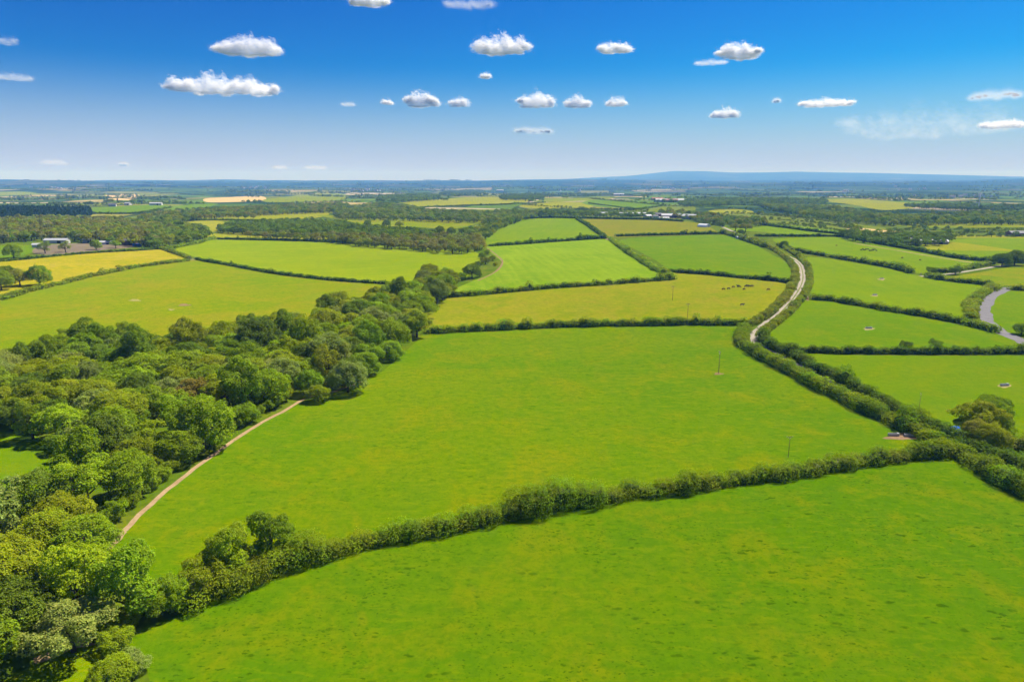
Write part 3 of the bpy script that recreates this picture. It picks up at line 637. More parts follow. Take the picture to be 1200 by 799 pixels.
for px, py, s, kind, col, lab in [
    (1150, 487, 1.02, 'broad', 'olive green', 'large spreading olive oak beside the hedged lane'),
    (1163, 480, .95, 'round', 'mid green', 'darker green tree merged behind the large spreading oak'),
    (1148, 506, .7, 'round', 'brownish', 'brownish lower tree in front of the large spreading oak'),
    (1128, 497, .5, 'bush', 'dark green', 'dark bush in the shade of the large spreading oak'),
    (1163, 512, .75, 'round', 'olive green', 'lower olive tree between the large oak and the short hedge'),
    (1174, 500, .7, 'bush', 'mid green', 'green bush at the outer foot of the large spreading oak'),
    (45, 323, 1.35, 'round', 'mid green', 'biggest round oak at the edge of the golden corn field'),
    (22, 325, 1.2, 'round', 'brownish', 'brown-tinged oak in the middle of the oak clump by the corn'),
    (8, 322, 1.2, 'round', 'mid green', 'oak behind the brown-tinged one in the clump by the corn'),
    (0, 329, 1.3, 'round', 'bright green', 'light green oak at the outer end of the clump by the corn'),
    (-16, 329, 1.3, 'round', 'mid green', 'outermost oak of the clump by the corn at the picture edge'),
    (15, 294, 1.3, 'round', 'mid green', 'round tree in the green paddock of the near farm'),
    (52, 290, 1.15, 'loose', 'grey green', 'thin grey green tree in front of the long white shed'),
    (76, 289, 1.1, 'loose', 'grey green', 'slim tree at the end of the long white shed'),
    (112, 287, 1.0, 'round', 'bright green', 'light green tree by the farmyard rubble'),
    (135, 286, .9, 'broad', 'bright green', 'small spreading tree near the blue farm container'),
    (465, 337, 1.2, 'round', 'mid green', 'mid green tree on the crest where the wood narrows'),
    (503, 322, 1.45, 'round', 'olive green', 'large olive tree at the top of the wood by the wide mown field'),
    (497, 327, 1.2, 'round', 'grey green', 'grey tree beside the large olive tree at the top of the wood'),
    (523, 324, 1.2, 'round', 'mid green', 'dark round tree at the tip of the wood'),
    (553, 317, 1.15, 'round', 'dark green', 'dark lone round tree at the corner of the striped field'),
    (541, 325, .8, 'bush', 'mid green', 'bush between the lone round tree and the tip of the wood'),
    (533, 328, .8, 'bush', 'olive green', 'olive bush closest to the tip of the wood'),
    (569, 306, .95, 'bush', 'brownish', 'brownish thicket on the bank of the striped field'),
    (577, 303, .7, 'bush', 'olive green', 'olive bush at the bend of the earth bank'),
    (565, 300, .8, 'bush', 'mid green', 'green bush above the brownish thicket'),
    (560, 310, .7, 'bush', 'dark green', 'dark bush below the brownish thicket'),
    (571, 296, .7, 'bush', 'olive green', 'small bush where the stream bank meets the plantation'),
    (580, 310, .45, 'bush', 'olive green', 'small olive bush touching the earth bank'),
    (562, 322, .5, 'bush', 'mid green', 'low green bush at the lower end of the earth bank'),
    (862, 266, 1.3, 'broad', 'brownish', 'first brownish flat-topped tree above the head of the lane'),
    (874, 266, 1.35, 'broad', 'brownish', 'second brownish flat-topped tree nearer the lane'),
    (868, 273, .9, 'round', 'dark green', 'dark tree beneath the flat-topped pair at the lane head'),
    (884, 281, 1.1, 'bush', 'olive green', 'broad bush at the start of the lane hedges'),
    (893, 284, 1.0, 'bush', 'olive green', 'second broad bush at the start of the lane hedges'),
    (919, 287, 1.0, 'bush', 'dark green', 'dark bush in the outer lane hedge by the cattle pasture'),
    (1062, 405, .55, 'bush', 'dark green', 'dark round bush standing above the clipped hedge of the trough pasture'),
    (1096, 404, .5, 'loose', 'dark green', 'thin upright sapling in the clipped hedge of the trough pasture'),
    (1198, 386, .8, 'bush', 'dark green', 'dark bush beside the grey road'),
    (1120, 318, .9, 'bush', 'dark green', 'dark bush at the gap beside the side track'),
    (1092, 317, .8, 'bush', 'mid green', 'green bush by the pale gap in the hedge'),
    (1162, 306, .9, 'bush', 'mid green', 'green bush at the end of the side track'),
    (1175, 304, 1.2, 'round', 'dark green', 'dark tree beyond the end of the side track'),
    (1190, 302, 1.3, 'round', 'dark green', 'dark tree nearest the picture edge beyond the side track'),
    (431, 262, 1.1, 'round', 'dark green', 'westernmost round tree of the meadow row'),
    (453, 262, 1.1, 'round', 'dark green', 'middle round tree of the meadow row'),
    (468, 263, 1.1, 'broad', 'olive green', 'easternmost round tree of the meadow row'),
    (515, 270, 1.2, 'round', 'dark green', 'dark tree at the lower side of the olive meadow'),
    (529, 271, 1.1, 'round', 'dark green', 'second dark tree at the lower side of the olive meadow'),
    (541, 271, 1.0, 'bush', 'dark green', 'third dark tree at the lower side of the olive meadow'),
    (279, 253, .9, 'round', 'dark green', 'first dark tree in the yellow strip'),
    (288, 253.5, .8, 'round', 'dark green', 'second dark tree in the yellow strip'),
    (297, 253, 1.0, 'round', 'brownish', 'third and brownest tree in the yellow strip')]:
    add_tree(px, py, s, kind, col, None, 4.8 if kind != 'bush' else 2.8, 1.0, False, lab, None)

# far woods (canopy outlines) -> far trees; the ones that show largest become trees of their own
FARWOODS = [
 ([(-120, 262), (0, 258), (60, 256), (130, 258), (180, 262), (180, 283), (120, 281), (60, 277), (0, 280), (-120, 285)], ['brownish', 'olive green', 'dull brown', 'mid green', 'yellow green'], 9.5, 1.25, 'behind the near farm'),
 ([(180, 262), (215, 263), (240, 270), (238, 277), (200, 284), (175, 285)], ['mid green', 'bright green', 'dark green', 'olive green'], 9.5, 1.2, 'at the farm belt end'),
 ([(-120, 247), (0, 246), (60, 245), (104, 247), (100, 253), (60, 256), (0, 258), (-120, 260)], ['conifer'], 8, 1.15, ''),
 ([(168, 252), (225, 247), (300, 242), (400, 239), (400, 246), (330, 249), (240, 254), (200, 261), (168, 259)], ['mid green', 'dark green', 'brownish', 'olive green'], 10, 1.1, ''),
 ([(262, 264), (300, 260), (350, 258), (400, 261), (430, 266), (480, 269), (510, 272), (480, 277), (430, 275), (380, 273), (330, 272), (264, 270)], ['mid green', 'dark green', 'mid green'], 8.5, 1.0, 'in the young plantation'),
 ([(290, 273), (330, 274), (380, 275), (430, 276), (490, 277), (540, 276), (563, 279), (563, 288), (530, 292), (480, 288), (430, 285), (380, 279), (310, 276)], ['dull brown', 'grey green', 'dull brown', 'brownish', 'olive green'], 8, .95, 'along the brown plantation edge'),
 ([(400, 246), (440, 239), (475, 241), (500, 246), (560, 248), (625, 247), (632, 252), (590, 257), (540, 258), (480, 256), (400, 254)], ['mid green', 'dark green', 'olive green', 'grey green'], 10, 1.1, ''),
 ([(440, 233), (470, 228), (500, 227), (515, 231), (470, 236)], ['dark green', 'mid green'], 11, 1.1, ''),
 ([(520, 225), (560, 222.5), (565, 226), (520, 228)], ['dark green'], 12, 1.1, ''),
 ([(590, 229), (632, 228), (634, 232), (592, 233)], ['dark green'], 11, 1.1, ''),
 ([(890, 239), (950, 241), (1000, 246), (1060, 254), (1100, 251), (1150, 249), (1300, 249), (1300, 260), (1130, 260), (1050, 261), (1000, 259), (960, 254), (920, 247)], ['mid green', 'dark green', 'olive green'], 11, 1.1, ''),
 ([(988, 273), (1030, 272), (1080, 274), (1112, 278), (1100, 283), (1050, 283), (1010, 280)], ['dark green', 'mid green'], 9, 1.0, 'around the second farmstead'),
 ([(775, 246), (830, 250), (870, 256), (895, 257), (895, 262), (850, 262), (820, 257), (780, 251)], ['dark green', 'mid green', 'brownish'], 12, 1.05, ''),
 ([(630, 245), (700, 247), (760, 250), (760, 252.5), (690, 252), (632, 252)], ['dark green', 'mid green'], 13, .9, ''),
 ([(1060, 240), (1120, 239), (1160, 241), (1300, 240), (1300, 244), (1160, 245), (1100, 243)], ['dark green'], 12, 1.1, ''),
 ([(800, 236), (880, 232), (960, 234), (960, 238), (880, 238), (810, 241)], ['dark green', 'mid green'], 14, 1.1, ''),
 ([(545, 272), (575, 262), (600, 254), (610, 256), (585, 265), (568, 277)], ['mid green', 'olive green', 'dark green'], 9, 1.05, 'beside the fresh green field'),
]
FARCOL = dict(TCOL); FARCOL['conifer'] = (.050, .105, .034)
for poly, cs, dm, sc, spot in FARWOODS:
    for q in poisson(poly, 5, dm):
        c = random.choice(cs)
        TREES.append(dict(x=q[0], y=q[1], s=sc * float(rng.uniform(.78, 1.22)), sz=float(rng.uniform(.9, 1.1)) if c != 'conifer' else 1.35, kind='round' if rng.random() < .7 else 'tall' if rng.random() < .5 else 'broad',
                          col=c, spot=spot, label=None, grp=None, far=True))
# trees in the far hedgerows (measured as lines in the photograph)
FARROWS = [[(0, 240), (60, 238), (105, 241)], [(105, 241), (180, 238), (240, 238)], [(400, 236), (470, 238)], [(410, 227), (470, 224), (520, 224)], [(612, 239), (700, 245), (760, 246)], [(690, 232), (780, 240)],
           [(775, 241), (900, 240)], [(830, 250), (900, 250), (1000, 262)], [(850, 255), (940, 258), (1010, 268)], [(835, 245), (880, 244), (960, 250)], [(870, 259), (950, 264), (1010, 273)], [(960, 247), (1040, 256)],
           [(1000, 247), (1100, 247)], [(1040, 268), (1200, 267)], [(1090, 272), (1200, 269)], [(1110, 275), (1300, 275)], [(1040, 262), (1200, 258.5)], [(1000, 232), (1090, 236), (1150, 238)], [(0, 232), (80, 230), (200, 234)],
           [(80, 226), (160, 224), (240, 229)], [(240, 229), (320, 227), (400, 225)], [(310, 238), (400, 236)], [(260, 224), (400, 222)], [(560, 230), (640, 230)], [(400, 233), (440, 231)], [(640, 226), (760, 229)],
           [(760, 234), (860, 233)], [(700, 228), (820, 226)], [(870, 228), (1000, 229)], [(1000, 227), (1200, 229)], [(860, 223), (1000, 224)], [(0, 222), (160, 221)], [(440, 220), (600, 221)], [(900, 246), (985, 252)],
           [(880, 250), (960, 255)], [(1080, 243), (1140, 240)], [(1120, 271), (1150, 270)], [(632, 249), (760, 248.5)], [(815, 258), (850, 264)], [(190, 247), (260, 243)], [(1092, 262), (1060, 267)]]
for row in FARROWS:
    L = smooth_line(row); W = unproject(L[:, 0], L[:, 1], 3)
    seg = np.linalg.norm(np.diff(W, axis=0), axis=1); T = np.concatenate([[0], np.cumsum(seg)]); s = 0
    while s < T[-1]:
        x, y = np.interp(s, T, W[:, 0]), np.interp(s, T, W[:, 1])
        big = rng.random() < .14; k = float(rng.uniform(.6, .9) if big else rng.uniform(.25, .42))
        TREES.append(dict(x=x + rng.normal() * 1.5, y=y + rng.normal() * 1.5, s=k, sz=1, kind='round', col=random.choice(['dark green', 'mid green', 'olive green', 'dark green']), spot='', label=None, grp=None, far=True))
        s += k * 8 * rng.uniform(.7, 1.3)

NT_MAX = 310
for t in TREES: t['app'] = t['s'] / math.hypot(t['x'], t['y']); t['z'] = float(height(t['x'], t['y']))
def in_frame(t):
    g = project([[t['x'], t['y'], t['z'] + 5]])[0]; t['g'] = g
    m = FPX * 7 * t['app']
    return -m < g[0] < 1200 + m and g[1] < 799 + m
TREES.sort(key=lambda t: (t['label'] is None, -t['app']))
vis = [t for t in TREES if in_frame(t) and (t['label'] or t['spot'])]
own = vis[:NT_MAX]; ids = {id(t) for t in own}
rest = [t for t in TREES if id(t) not in ids]
ORD = ['first', 'second', 'third', 'fourth', 'fifth', 'sixth', 'seventh', 'eighth', 'ninth', 'tenth', 'eleventh', 'twelfth', 'thirteenth', 'fourteenth', 'fifteenth', 'sixteenth', 'seventeenth', 'eighteenth', 'nineteenth', 'twentieth',
       'twenty-first', 'twenty-second', 'twenty-third', 'twenty-fourth', 'twenty-fifth', 'twenty-sixth', 'twenty-seventh', 'twenty-eighth', 'twenty-ninth', 'thirtieth']
KW = {'round': 'round', 'tall': 'upright', 'broad': 'spreading', 'loose': 'thin-crowned', 'bush': 'bushy'}
buck = {}
for t in own:
    if not t['label']: buck.setdefault((t['col'], t['kind'], t['spot']), []).append(t)
for (c, k, spot), L in buck.items():
    L.sort(key=lambda t: t['g'][0])
    for i, t in enumerate(L):
        t['label'] = f'{c} {KW[k]} tree {spot}' if len(L) == 1 else f'{ORD[min(i, 29)]} from the left of the {c} {KW[k]} trees {spot}'
        if len(L) == 1: t['label'] = 'only ' + t['label']
for t in own:
    kd, cm, tm = random.choice(BYKIND[t['kind']])
    e = empty('bush' if kd == 'bush' else 'tree', (t['x'], t['y'], t['z']), random.uniform(0, 6.28), t['s']); e.scale.z = t['s'] * t['sz']
    e.rotation_euler.x = random.uniform(-.05, .05); e.rotation_euler.y = random.uniform(-.05, .05)
    c = bpy.data.objects.new('crown', cm); COL.objects.link(c); c.parent = e
    b = random.uniform(.85, 1.15); q = TCOL.get(t['col'], (.05, .1, .02)); c.color = (q[0] * b * random.uniform(.92, 1.08), q[1] * b, q[2] * b, 1)
    k = bpy.data.objects.new('trunk', tm); COL.objects.link(k); k.parent = e
    tag(e, t['label'], 'bush' if kd == 'bush' else 'tree', t['grp'] or ('trees dotted about the fields' if not t.get('far') else 'trees of the farther woods'))

def mass(trees, name, label):
    Vs, Fs, Cs, n = [], [], [], 0
    base = {}
    def proto(size, kind):
        key = (size, kind)
        if key not in base:
            base[key] = []
            for _ in range(6):
                lobes = []
                if kind == 'conifer':
                    for z, q in ((2.5, 2.6), (5, 2.1), (7.2, 1.5), (9, .9)): lobes.append(((0, 0, z), (q, q, 1.6)))
                else:
                    for k in range(9):
                        a = k * 2.399 + random.random(); q = math.sqrt((k + .4) / 9) * 3.9
                        s = random.uniform(1.6, 2.5); lobes.append(((q * math.cos(a), q * math.sin(a), 6.6 - .12 * q * q + random.uniform(-1.1, 1.1)), (s, s, s * .9)))
                    lobes.append(((0, 0, 4.3), (3.9, 3.9, 2.6)))
                P, N, K = crown_points(lobes, size, 1.45)
                V, F = leaf_quads(P, N, rng.uniform(.7, 1.3, len(P)) * size)
                tr = np.array([(-.3, -.3, 0), (.3, -.3, 0), (.3, .3, 0), (-.3, .3, 0), (-.2, -.2, 4), (.2, -.2, 4), (.2, .2, 4), (-.2, .2, 4)], float)
                tf = np.array([(0, 1, 5, 4), (1, 2, 6, 5), (2, 3, 7, 6), (3, 0, 4, 7)]) + len(V)
                base[key].append((np.concatenate([V, tr]), np.concatenate([F, tf]), np.concatenate([tint_of(K), np.tile([[-1, 0, 0]], (4, 1))])))
        return random.choice(base[key])
    for t in trees:
        d = math.hypot(t['x'], t['y'])
        size = .75 if d < 600 else 1.1 if d < 1100 else 1.7 if d < 2000 else 2.6
        V, F, K = proto(size, 'conifer' if t['col'] == 'conifer' else 'x')
        a = random.uniform(0, 6.28); ca, sa = math.cos(a), math.sin(a); s = t['s']
        W = np.stack([(V[:, 0] * ca - V[:, 1] * sa) * s + t['x'], (V[:, 0] * sa + V[:, 1] * ca) * s + t['y'], V[:, 2] * s * t['sz'] + t['z']], 1)
        q = np.array(FARCOL[t['col']]) * random.uniform(.70, 1.0) * np.array([random.uniform(.9, 1.1), 1, 1])
        C = np.where(K[:, :1] < 0, np.array([[.08, .07, .055]]), K * q)
        Vs.append(W); Fs.append(F + n); Cs.append(C); n += len(W)
    me = np_mesh(name, np.concatenate(Vs), np.concatenate(Fs), False, np.concatenate(Cs))
    o = link(name, me, M_FAR); return tag(o, label, 'woodland', None, 'stuff')

# trees of the far country, 1.9 - 14 km, along noise-shaped woods and hedgerows
def far_country():
    out = []
    n = 0
    while n < 1700:
        r = 2300 * (12500 / 2300) ** random.random(); a = R(random.uniform(-42, 42)); x, y = r * math.sin(a), r * math.cos(a)
        f = math.sin(x / 410 + 1.7 * math.sin(y / 900)) * math.sin(y / 330 + .8 + math.sin(x / 700)) + .5 * math.sin(x / 170 + y / 260)
        if f < .3 and random.random() < .95: continue
        g = project([[x, y, float(height(x, y)) + 3]])[0]
        if g[1] > 232 and in_any_field(g): continue
        k = random.uniform(.6, 1.0) * (1 + r / 9000)
        # each placement is a short row or clump, as hedgerow timber is
        m = random.choice([2, 3, 4, 6]); th = random.choice([0, .1, -.15, 1.4]) + random.uniform(-.2, .2)
        for j in range(m):
            xx, yy = x + j * 9 * k * math.cos(th) + random.uniform(-6, 6), y + j * 9 * k * math.sin(th) + random.uniform(-6, 6)
            out.append(dict(x=xx, y=yy, z=float(height(xx, yy)), s=k, sz=random.uniform(.8, 1.1), col=random.choice(['dark green', 'dark green', 'mid green', 'conifer', 'olive green'])))
        n += 1
    return out
FIELD_PX = [np.array(f[2], float) for f in FIELDS]
def in_any_field(g):
    q = np.array([g]); return any(in_poly(q, f)[0] for f in FIELD_PX)
mass(rest + far_country(), 'distant_woodland', 'distant woods and hedgerow trees spread over the far countryside')

# ------------------------------------------------------------------ hedges
HCOL = {'green': (.225, .310, .004), 'dark': (.120, .195, .008), 'olive': (.235, .290, .006), 'rough': (.240, .275, .012)}
def hedge(line, w, h, col, label, bumps=(), lumpy=.30, cat='hedge'):
    L = smooth_line(line); W = unproject(L[:, 0], L[:, 1], .45 * h)
    seg = np.linalg.norm(np.diff(W, axis=0), axis=1); T = np.concatenate([[0], np.cumsum(seg)]); tot = T[-1]
    base = W[0]; bz = float(height(*base))
    P, N, K = [], [], []; s = 0; cores = []; HUE = []
    Lpx = np.concatenate([[0], np.cumsum(np.linalg.norm(np.diff(L, axis=0), axis=1))])
    while s <= tot:
        x, y = np.interp(s, T, W[:, 0]), np.interp(s, T, W[:, 1]); d = math.hypot(x, y)
        i = min(int(np.searchsorted(T, s)), len(W) - 1); tx, ty = W[i] - W[max(i - 1, 0)]; ln = math.hypot(tx, ty) or 1; tx, ty = tx / ln, ty / ln
        px = np.interp(s, T, L[:, 0]); bw = 1.0
        for (a, b, k) in bumps:
            if a < px < b: bw = k
        hh = h * bw * random.uniform(1 - lumpy, 1 + lumpy); ww = w * .5 * (1 + (bw - 1) * .5) * random.uniform(1 - lumpy * .7, 1 + lumpy * .7)
        u_ = random.random()
        if u_ < .06: hh *= 1.5; ww *= 1.15
        elif u_ < .12: hh *= .65; ww *= .85
        ox = random.uniform(-.2, .2) * w; x += -ty * ox; y += tx * ox; z = float(height(x, y))
        leaf = min(max(.30, d * .0019), 2.2)
        q = np.array([ww * 1.05, ww * 1.05, hh * .56]); c = np.array([x, y, z + hh * .46])
        n = int(4 * math.pi * (np.prod(q) ** (2 / 3)) / leaf ** 2 * 1.25) + 8
        stray = rng.random(n) < .07
        dd = sphere_pts(n); dd[:, 2] = np.where(dd[:, 2] < -.8, -dd[:, 2], dd[:, 2]); ph = rng.uniform(0, 6, 3)
        # squared-off bush
        e = np.sign(dd) * np.abs(dd) ** .78
        rad = (1 + .13 * np.sin(dd[:, 0] * 5 + ph[0]) * np.sin(dd[:, 1] * 6 + ph[1]) + .08 * np.sin(dd[:, 2] * 8 + ph[2])) * (1 - .25 * rng.random(n) ** 2)
        rad = np.where(stray, rad * 1.16, rad); P.append(c + e * q * rad[:, None]); N.append(dd / q * q.mean() + rng.normal(size=(n, 3)) * .40 + np.array([.15, .1, .75])); K.append(np.full(n, random.uniform(.78, 1.2))); HUE.append(np.full(n, random.choice([.85, .93, 1, 1, 1.06, 1.15])))
        S0 = rng.uniform(.65, 1.35, n) * leaf; cores.append((x, y, z, ww, hh, tx, ty)); P[-1] = np.column_stack([P[-1], S0])
        s += ww * random.uniform(.75, 1.05)
    P = np.concatenate(P); N = np.concatenate(N); K = np.concatenate(K)
    V, F = leaf_quads(P[:, :3], N, P[:, 3])
    # twiggy heart of the hedge
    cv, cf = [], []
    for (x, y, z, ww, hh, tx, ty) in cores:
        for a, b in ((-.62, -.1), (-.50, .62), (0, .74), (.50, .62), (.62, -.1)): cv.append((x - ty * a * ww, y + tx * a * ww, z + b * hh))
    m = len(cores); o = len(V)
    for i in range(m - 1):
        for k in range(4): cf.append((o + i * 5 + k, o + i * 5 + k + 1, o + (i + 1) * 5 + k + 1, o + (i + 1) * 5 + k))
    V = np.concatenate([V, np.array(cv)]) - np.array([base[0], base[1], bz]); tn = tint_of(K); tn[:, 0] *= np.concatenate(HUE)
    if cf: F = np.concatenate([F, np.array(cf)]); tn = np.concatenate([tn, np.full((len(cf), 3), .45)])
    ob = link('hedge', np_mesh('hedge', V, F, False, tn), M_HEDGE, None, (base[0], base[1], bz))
    q = HCOL[col]; b = random.uniform(.92, 1.08); ob.color = (q[0] * b, q[1] * b, q[2] * b, 1)
    return tag(ob, label, cat, 'hedges dividing the fields')

hedge([(1108, 526), (1060, 531), (1000, 539), (950, 548), (900, 556), (850, 561), (800, 568), (750, 573), (700, 580), (660, 585), (620, 594), (570, 604), (520, 614), (470, 624), (420, 634), (380, 645), (340, 657), (300, 671), (260, 686), (215, 703)], 4.7, 3.2, 'green',
      'long thick bushy hedge between the foreground field and the big middle pasture', bumps=((602, 694, 1.85), (200, 345, 1.15)), lumpy=.26)
hedge([(1100, 522), (1125, 529), (1150, 543), (1180, 559), (1215, 577), (1270, 606), (1340, 645), (1430, 700)], 5.5, 3.8, 'green', 'thick hedge along the lower right side of the foreground field')
hedge([(1128, 514), (1155, 528), (1180, 537), (1210, 552), (1270, 582), (1340, 618), (1430, 668)], 5, 3.4, 'dark', 'dark bushy hedge below the large spreading oak')
hedge([(1160, 512), (1185, 517), (1210, 521), (1270, 530)], 5, 3.2, 'olive', 'short olive hedge running out from the large spreading oak')
hedge([(872, 384), (869, 393), (874, 402), (890, 413), (920, 428), (955, 446), (1000, 468), (1045, 489), (1080, 505), (1102, 518)], 5.6, 3.8, 'green', 'lower lane hedge bordering the big middle pasture')
hedge([(893, 392), (900, 400), (922, 411), (952, 427), (985, 443), (1025, 465), (1065, 485), (1095, 501), (1108, 508)], 5.0, 3.6, 'dark', 'upper lane hedge bordering the trough pasture')
hedge([(898, 287), (918, 299), (929, 310), (932, 322), (926, 338), (912, 356), (896, 370), (878, 379)], 4.6, 2.6, 'rough', 'rough bank hedge on the inner side of the lane bend')
hedge([(912, 286), (932, 297), (944, 308), (949, 322), (946, 338), (933, 356), (918, 370), (900, 384), (893, 390)], 4.0, 2.6, 'olive', 'olive hedge on the outer side of the lane bend')
hedge([(872, 377.5), (830, 377), (800, 377), (750, 378), (700, 378.5), (650, 380), (600, 382), (560, 384), (525, 386), (500, 387)], 4.2, 3.3, 'green', 'long hedge across the top of the big middle pasture', lumpy=.28)
hedge([(515, 347), (550, 344), (600, 339.5), (650, 335), (700, 332), (740, 329), (780, 326), (790, 325)], 4.6, 3.0, 'green', 'clipped hedge along the bottom of the pale striped field')
hedge([(786, 324), (775, 318), (762, 311), (748, 302), (735, 294), (724, 286), (716, 280)], 5, 3.2, 'green', 'diagonal hedge between the striped field and the deep green field')
hedge([(786, 317), (800, 318), (830, 320), (870, 324), (905, 327), (926, 330)], 4.2, 3.0, 'dark', 'hedge between the deep green field and the straw-coloured meadow')
hedge([(575, 287), (610, 285), (650, 282), (680, 280), (710, 278)], 4.5, 3.4, 'dark', 'hedge between the striped field and the fresh green field behind', bumps=((676, 706, 1.35),))
hedge([(708, 276), (698, 270), (688, 263), (676, 256)], 4.5, 3.4, 'dark', 'short diagonal hedge at the side of the fresh green field')
hedge([(590, 255.5), (620, 255), (650, 254.5), (676, 255), (720, 256), (770, 257), (800, 259)], 5, 3.6, 'dark', 'dark hedge behind the fresh green and tan fields')
hedge([(722, 276), (760, 275), (800, 274), (838, 273), (852, 273)], 4.6, 3.2, 'dark', 'hedge between the tan field and the deep green field')
hedge([(846, 271), (862, 276), (880, 282), (898, 288)], 5.5, 4.6, 'olive', 'tall overgrown hedge at the head of the lane')
hedge([(886, 276), (910, 276), (940, 276), (975, 276), (1000, 277)], 4.6, 3.2, 'dark', 'dark hedge behind the pasture with the bunched cattle')
hedge([(925, 291), (945, 295), (970, 299), (1000, 304), (1030, 309), (1055, 314), (1068, 318)], 5, 3.4, 'green', 'thick hedge below the pasture with the bunched cattle', bumps=((1052, 1070, 1.4),))
hedge([(1088, 323), (1105, 326), (1130, 329), (1150, 331), (1166, 333)], 5, 3.4, 'green', 'short hedge between the pale gap and the grey road')
hedge([(1096, 317), (1110, 317), (1130, 314), (1150, 310), (1168, 306)], 5, 3.0, 'green', 'hedge on the upper side of the side track')
hedge([(990, 276), (1015, 281), (1045, 287), (1075, 292), (1100, 297), (1130, 302), (1160, 304)], 4.8, 3.6, 'dark', 'dark hedge with small trees in front of the second farmstead')
hedge([(1160, 304), (1180, 306), (1200, 305), (1260, 303)], 6, 4.4, 'dark', 'tall dark hedge beyond the end of the side track')
hedge([(952, 348), (975, 350), (1000, 354), (1040, 361), (1080, 367), (1120, 374), (1150, 381), (1167, 386)], 5, 3.2, 'green', 'thick clipped hedge across the middle of the right-hand pastures')
hedge([(1168, 334), (1155, 341), (1143, 350), (1137, 360), (1138, 370)], 6, 2.8, 'olive', 'low olive hedge along the inside of the grey road')
hedge([(915, 407), (940, 409), (970, 410), (1000, 410.5), (1040, 410.5), (1080, 411), (1120, 411), (1160, 410.5), (1205, 410)], 3.8, 2.6, 'dark', 'narrow dark hedge below the narrow trough pasture')
hedge([(1186, 337), (1200, 338), (1240, 340)], 5, 3.2, 'green', 'green hedge at the picture edge above the curved road')
hedge([(470, 333), (440, 330.5), (400, 328), (350, 323), (310, 317.5), (270, 310), (240, 305), (230, 303)], 3.4, 2.2, 'dark', 'thin dark hedge below the wide mown field')
hedge([(220, 304.5), (190, 308), (160, 312), (130, 318), (105, 323), (85, 328), (60, 334), (30, 341), (0, 350), (-60, 364)], 4.2, 2.6, 'olive', 'olive hedge between the golden corn and the olive pasture')
hedge([(222, 302), (212, 298), (200, 294), (188, 290)], 4, 2.6, 'olive', 'short hedge at the narrow end of the golden corn')
hedge([(190, 291), (160, 293), (120, 295), (80, 298), (40, 302), (0, 305.5), (-60, 309)], 3.2, 2.0, 'dark', 'low dark hedge between the golden corn and the near farm')
hedge([(196, 291), (215, 287), (235, 283), (252, 278)], 4, 2.6, 'green', 'short hedge rising beside the wide mown field to the green belt')
hedge([(255, 279.5), (300, 280.5), (350, 281.5), (400, 283.5), (450, 286), (500, 289), (540, 292)], 3.0, 2.4, 'dark', 'long low hedge along the top of the wide mown field')
hedge([(170, 257.5), (210, 257.5), (270, 257.5), (300, 258)], 4, 2.4, 'dark', 'thin dark hedge below the yellow strip')
hedge([(440, 266), (475, 268), (510, 270)], 4, 2.6, 'dark', 'broken hedge under the meadow row of trees')
hedge([(1045, 284), (1060, 287), (1080, 287)], 4, 2.6, 'dark', 'little hedge beside the second farmstead')
hedge([(1000, 275), (960, 271), (920, 266), (880, 261)], 4.5, 3.2, 'dark', 'dark hedge above the long green field')
hedge([(490, 243), (540, 241), (600, 239), (640, 237)], 5, 3.2, 'dark', 'far hedge under the broad yellow field')
hedge([(640, 245.5), (690, 245), (745, 245), (776, 241)], 5, 3.2, 'dark', 'far hedge under the vivid green wedge')
hedge([(690, 238), (720, 242), (748, 245)], 5, 2.8, 'dark', 'far hedge between the yellow field and the vivid green wedge')
hedge([(100, 250), (140, 250), (165, 249), (200, 243)], 5, 3.2, 'dark', 'far hedge under the bright green strip')

# ------------------------------------------------------------------ buildings
def barn(px, py, L, Wd, H, rz, wall, roof, label, name='barn', cat='barn', ridge=None, door=True, windows=0, chimney=False, group=None):
    p = at(px, py); e = empty(name, p, rz); ridge = ridge or Wd * .22
    b = MB(); x, y = L / 2, Wd / 2
    v = [(-x, -y, -1), (x, -y, -1), (x, y, -1), (-x, y, -1), (-x, -y, H), (x, -y, H), (x, y, H), (-x, y, H), (-x, 0, H + ridge), (x, 0, H + ridge)]
    b.add(v, [(0, 1, 5, 4), (2, 3, 7, 6), (1, 2, 6, 9, 5), (3, 0, 4, 8, 7)]); b.build('wall', wall, e)
    r = MB(); o = .4; t = .15; k = ridge / y
    for s in (-1, 1):
        q = [(-x - o, 0, H + ridge + .05), (x + o, 0, H + ridge + .05), (x + o, s * (y + o), H - k * o + .05), (-x - o, s * (y + o), H - k * o + .05)]
        q2 = [(a, c, z + t) for a, c, z in q]
        r.add(q + q2, [(0, 1, 2, 3), (4, 5, 6, 7), (0, 1, 5, 4), (1, 2, 6, 5), (2, 3, 7, 6), (3, 0, 4, 7)])
    ro = r.build('roof', roof, e)
    if door:
        d = MB(); d.box((x * .35, -y - .03, H * .4 - .2), (min(4, L * .2), .08, H * .8)); d.build('door', M_DARK, e)
    for i in range(windows):
        w = MB(); w.box((-x + (i + .7) * L / (windows + .6), -y - .03, H * .6), (1.1, .08, 1.1)); w.build('window', M_GLASS, e)
    if chimney:
        c = MB(); c.box((x * .8, 0, H + ridge + .5), (.8, .7, 1.6)); c.build('chimney', M_STONE, ro)
    return tag(e, label, cat, group)
GF = 'sheds of the central farm'
barn(704, 253, 26, 12, 4.5, .03, M_WHITE, M_PALEROOF, 'short white shed standing apart at the outer end of the central farm', group=GF)
barn(741, 253.3, 54, 13, 4.5, -.05, M_WHITE, M_PALEROOF, 'longest white shed of the central farm', group=GF)
